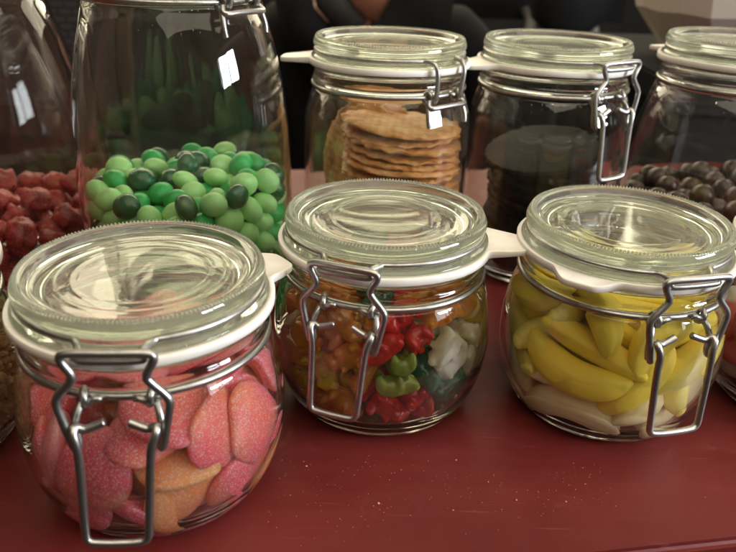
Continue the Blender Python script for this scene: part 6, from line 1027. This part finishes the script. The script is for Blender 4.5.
# body: pelvis, spine, neck, head, arms, legs in one surface (z from the floor)
V = [(0, 2, 58), (0, 2, 74), (0, 1.5, 92), (0, 2, 106), (0, 2, 113), (0, 1, 121), (0, -.5, 130), (0, 0, 137),
     (-15, 2, 107), (-21, 2, 102), (-25, 1, 84), (-21, -8, 66), (-12, -15, 62),
     (15, 2, 107), (21, 2, 102), (25, 1, 84), (21, -8, 66), (12, -15, 62),
     (-9, 2, 52), (-10, 0, 30), (-10, 2, 6), (-10, -8, 2), (9, 2, 52), (10, 0, 30), (10, 2, 6), (10, -8, 2)]
E_ = [(0, 1), (1, 2), (2, 3), (3, 4), (4, 5), (5, 6), (6, 7), (3, 8), (8, 9), (9, 10), (10, 11), (11, 12), (3, 13), (13, 14), (14, 15), (15, 16), (16, 17),
      (0, 18), (18, 19), (19, 20), (20, 21), (0, 22), (22, 23), (23, 24), (24, 25)]
Rr = [(14, 10), (13, 9.5), (15, 10.5), (14, 9.5), (6.2, 6.2), (6.0, 6.4), (8.2, 9.6), (7, 8.5), 6.5, 5.6, 4.6, 3.7, 2.8, 6.5, 5.6, 4.6, 3.7, 2.8, 8.5, 6, 4, 3.2, 8.5, 6, 4, 3.2]
body = obj('body', skin_mesh('body', V, E_, Rr, MSK), person)
V2 = [(0, 2, 56), (0, 2, 74), (0, 1.5, 92), (0, 2.6, 105), (-15, 2.2, 106.5), (-21, 2, 102), (-25, 1, 84), (-21, -8, 66.5), (15, 2.2, 106.5), (21, 2, 102), (25, 1, 84), (21, -8, 66.5)]
E2 = [(0, 1), (1, 2), (2, 3), (3, 4), (4, 5), (5, 6), (6, 7), (3, 8), (8, 9), (9, 10), (10, 11)]
R2 = [(16, 12), (15.5, 11.5), (17.5, 13), (15, 10.3), 7.8, 6.8, 5.8, 4.8, 7.8, 6.8, 5.8, 4.8]
jk = obj('jacket', skin_mesh('jacket', V2, E2, R2, MJ, 3), person)
# the bare V of the chest and the collar leaves framing it
def slab(name, pts, th, m, parent, bend=0.0):
    bm = bmesh.new()
    fr = [bm.verts.new((x, y, z)) for x, y, z in pts]
    bk = [bm.verts.new((x, y+th, z)) for x, y, z in pts]
    bm.faces.new(fr); bm.faces.new(bk[::-1])
    n = len(pts)
    for i in range(n): bm.faces.new((fr[i], bk[i], bk[(i+1) % n], fr[(i+1) % n]))
    bmesh.ops.bevel(bm, geom=list(bm.edges), offset=th*.3, segments=2, affect='EDGES')
    return obj(name, mesh_from(bm, m, name), parent)
slab('chest_skin', [(-8.6, -10.5, 120), (-4.2, -12.6, 114.8), (-.1, -13.2, 111.2), (1.4, -13.2, 111.2), (3.9, -12.4, 116), (5.8, -10.5, 121)], 2.0, MSK, person)
slab('collar', [(-9.8, -10.6, 119.2), (-8.6, -12.6, 113.4), (-4.6, -14.0, 109.4), (-.2, -14.2, 111.4), (-3.0, -13.8, 114.8), (-6.2, -11.9, 119)], .5, MCOL, person)
slab('lapel', [(-17, -8.6, 119.5), (-14, -11.5, 108), (-6, -14.0, 98), (-.5, -15.0, 104), (-.3, -14.9, 111), (-4.8, -14.8, 109.2), (-8.9, -13.2, 113.2), (-10.2, -11.2, 119.6)], .6, MJ, person)
slab('lapel', [(14.5, -8.6, 119.5), (13, -11.5, 108), (6, -14.0, 98), (.2, -15.2, 104), (.1, -15.1, 111.4), (1.6, -14.9, 111.8), (3.9, -13.6, 116), (5.6, -11.2, 120)], .6, MJ, person)
bm = bmesh.new()
bmesh.ops.create_uvsphere(bm, u_segments=32, v_segments=20, radius=1)
for v in bm.verts:
    v.co = Vector((v.co.x*8.9, v.co.y*10.0+1.2, v.co.z*11.2+133.5))
    if v.co.y < -3 and v.co.z < 136: v.co.y = -3+(v.co.y+3)*.05; v.co.z = max(v.co.z, 126)
obj('hair', mesh_from(bm, MHAIR, 'hair'), person)
for s in (-1, 1):
    bm = bmesh.new(); bmesh.ops.create_uvsphere(bm, u_segments=12, v_segments=8, radius=1)
    for v in bm.verts: v.co = Vector((v.co.x*1.3+3*s, v.co.y*.7-9.1, v.co.z*.8+130))
    obj('eye', mesh_from(bm, MHAIR, 'eye'), person)

# ---------------------------------------------------------------- woven screen behind the tall jars
def woven_mat():
    m, nt, b = mat('dark_woven_cane')
    tc = nt.nodes.new('ShaderNodeTexCoord')
    mp = nt.nodes.new('ShaderNodeMapping'); mp.inputs['Rotation'].default_value = (radians(90), 0, 0)
    br = nt.nodes.new('ShaderNodeTexBrick'); br.inputs['Scale'].default_value = 26
    br.inputs['Color1'].default_value = (.032, .027, .025, 1); br.inputs['Color2'].default_value = (.026, .022, .021, 1); br.inputs['Mortar'].default_value = (.012, .009, .008, 1)
    br.inputs['Mortar Size'].default_value = .04
    nt.links.new(tc.outputs['Object'], mp.inputs[0]); nt.links.new(mp.outputs[0], br.inputs['Vector'])
    nt.links.new(br.outputs['Color'], b.inputs['Base Color']); b.inputs['Roughness'].default_value = .6
    bump(nt, b, br.outputs['Fac'], -.5, .004)
    return m
scr = empty('woven_screen', (-56, 104, -103)); tag(scr, 'dark brown woven screen behind the tall jars at the left', 'screen')
def fbox(name, c, s, m, parent, bev=.3):
    bm = bmesh.new(); bmesh.ops.create_cube(bm, size=1)
    for v in bm.verts: v.co = Vector((v.co.x*s[0]+c[0], v.co.y*s[1]+c[1], v.co.z*s[2]+c[2]))
    if bev: bmesh.ops.bevel(bm, geom=list(bm.edges), offset=bev, segments=2, affect='EDGES')
    return obj(name, mesh_from(bm, m, name, smooth=False), parent)
MWV = woven_mat(); MWD = shell('dark_wood', (.03, .018, .012), rough=.5)
fbox('woven_panel', (0, 0, 111), (36, 1.6, 22), MWV, scr)
fbox('frame', (0, 0, 99.5), (41, 2.6, 4.6), MWD, scr); fbox('frame', (0, 0, 124), (41, 2.6, 4.6), MWD, scr)
fbox('frame', (-19.4, 0, 63), (2.6, 2.6, 125.5), MWD, scr); fbox('frame', (19.4, 0, 63), (2.6, 2.6, 125.5), MWD, scr)

# ---------------------------------------------------------------- pale faceted vase, standing on a side cupboard
MV = shell('pale_ceramic', (.84, .78, .70), (.80, .73, .65), rough=.4, scale=20)
cup = empty('side_cupboard', (59, 96, -95)); tag(cup, 'low black cupboard carrying the pale faceted vase', 'cupboard')
MBK = shell('black_lacquer', (.008, .008, .009), rough=.75, bstr=.02, spec=.1)
fbox('carcass', (0, 0, 48.5), (54, 34, 105), MBK, cup); fbox('cupboard_top', (0, 0, 102.6), (58, 38, 3), MBK, cup)
fbox('door', (-13.4, -17.6, 51), (25, 1.1, 86), MBK, cup); fbox('door', (13.4, -17.6, 51), (25, 1.1, 86), MBK, cup)
bm = bmesh.new()
P = [(0, 0), (8.2, 0), (9.6, 2.2), (12.2, 5.5), (13.2, 9.5), (12.4, 15), (9.5, 21), (6.8, 25), (5.6, 28), (6.5, 31), (6.0, 31), (5.0, 28), (5.6, 24.5), (8, 20), (10, 13), (7, 3), (0, 2)]
def vf(r, z, a, i):
    return r, z
rings = []
bm = bmesh.new()
lathe(bm, P, 22, lambda r, z, a, i: (r*(1+.02*((i*5) % 3-1)*(2 < z < 26)), z+(.12*((i % 2)*2-1) if 4 < z < 22 else 0)))
bmesh.ops.triangulate(bm, faces=bm.faces)
vs = obj('faceted_vase', mesh_from(bm, MV, 'faceted_vase', smooth=False), None, (43.5, 92, 9.2))
tag(vs, 'large pale beige faceted vase behind the chocolate ball jar', 'vase')

# ---------------------------------------------------------------- small lit lamp cluster and espresso machine blur at the top right
def emis(name, c, s):
    m = bpy.data.materials.new(name); m.use_nodes = True; nt = m.node_tree; nt.nodes.clear()
    e = nt.nodes.new('ShaderNodeEmission'); e.inputs[0].default_value = (*c, 1); e.inputs[1].default_value = s
    o = nt.nodes.new('ShaderNodeOutputMaterial'); nt.links.new(e.outputs[0], o.inputs[0]); return m
ME = emis('cold_led', (.80, .90, 1), 9)
lamp = empty('led_lamp', (40, 163, -103)); tag(lamp, 'dark lamp with a cluster of cold white lights at the top edge', 'lamp')
MDK = shell('dark_metal', (.02, .02, .02), rough=.4)
bm = bmesh.new(); lathe(bm, [(0, 0), (13, 0), (13, 1), (2, 2), (.9, 4), (.9, 104), (3, 105), (7.5, 109), (9, 114), (8.6, 114), (7, 110), (0, 108)], 40)
obj('stand', mesh_from(bm, MDK, 'stand', sharp=40), lamp)
rnd = random.Random(3)
for i in range(11):
    bm = bmesh.new(); bmesh.ops.create_icosphere(bm, subdivisions=2, radius=.55)
    a = i*2.4; r = 1.2+.5*i
    bmesh.ops.translate(bm, verts=bm.verts, vec=(r*cos(a), r*sin(a)*.5-2, 110.2+rnd.uniform(-.6, 1.5)+.25*r))
    obj('bulb', mesh_from(bm, ME, 'bulb'), lamp)
mach = empty('coffee_machine', (30, 190, -103)); tag(mach, 'dark machine with dull grey handles behind the biscuit jar', 'coffee machine')
MG = shell('dull_steel', (.12, .12, .12), rough=.35)
fbox('housing', (0, 10, 50), (60, 30, 99.8), MBK, mach); fbox('top_housing', (0, 12, 118), (60, 26, 24), MBK, mach)
fbox('drip_tray', (0, -4, 101), (54, 14, 2), MG, mach)
for x in (-14, 6, 20):
    bm = bmesh.new(); tube(bm, chaikin([(x, -2, 108), (x, -10, 107.5), (x-2, -20, 105)], 2), 1.3)
    obj('handle', mesh_from(bm, MG, 'handle'), mach)
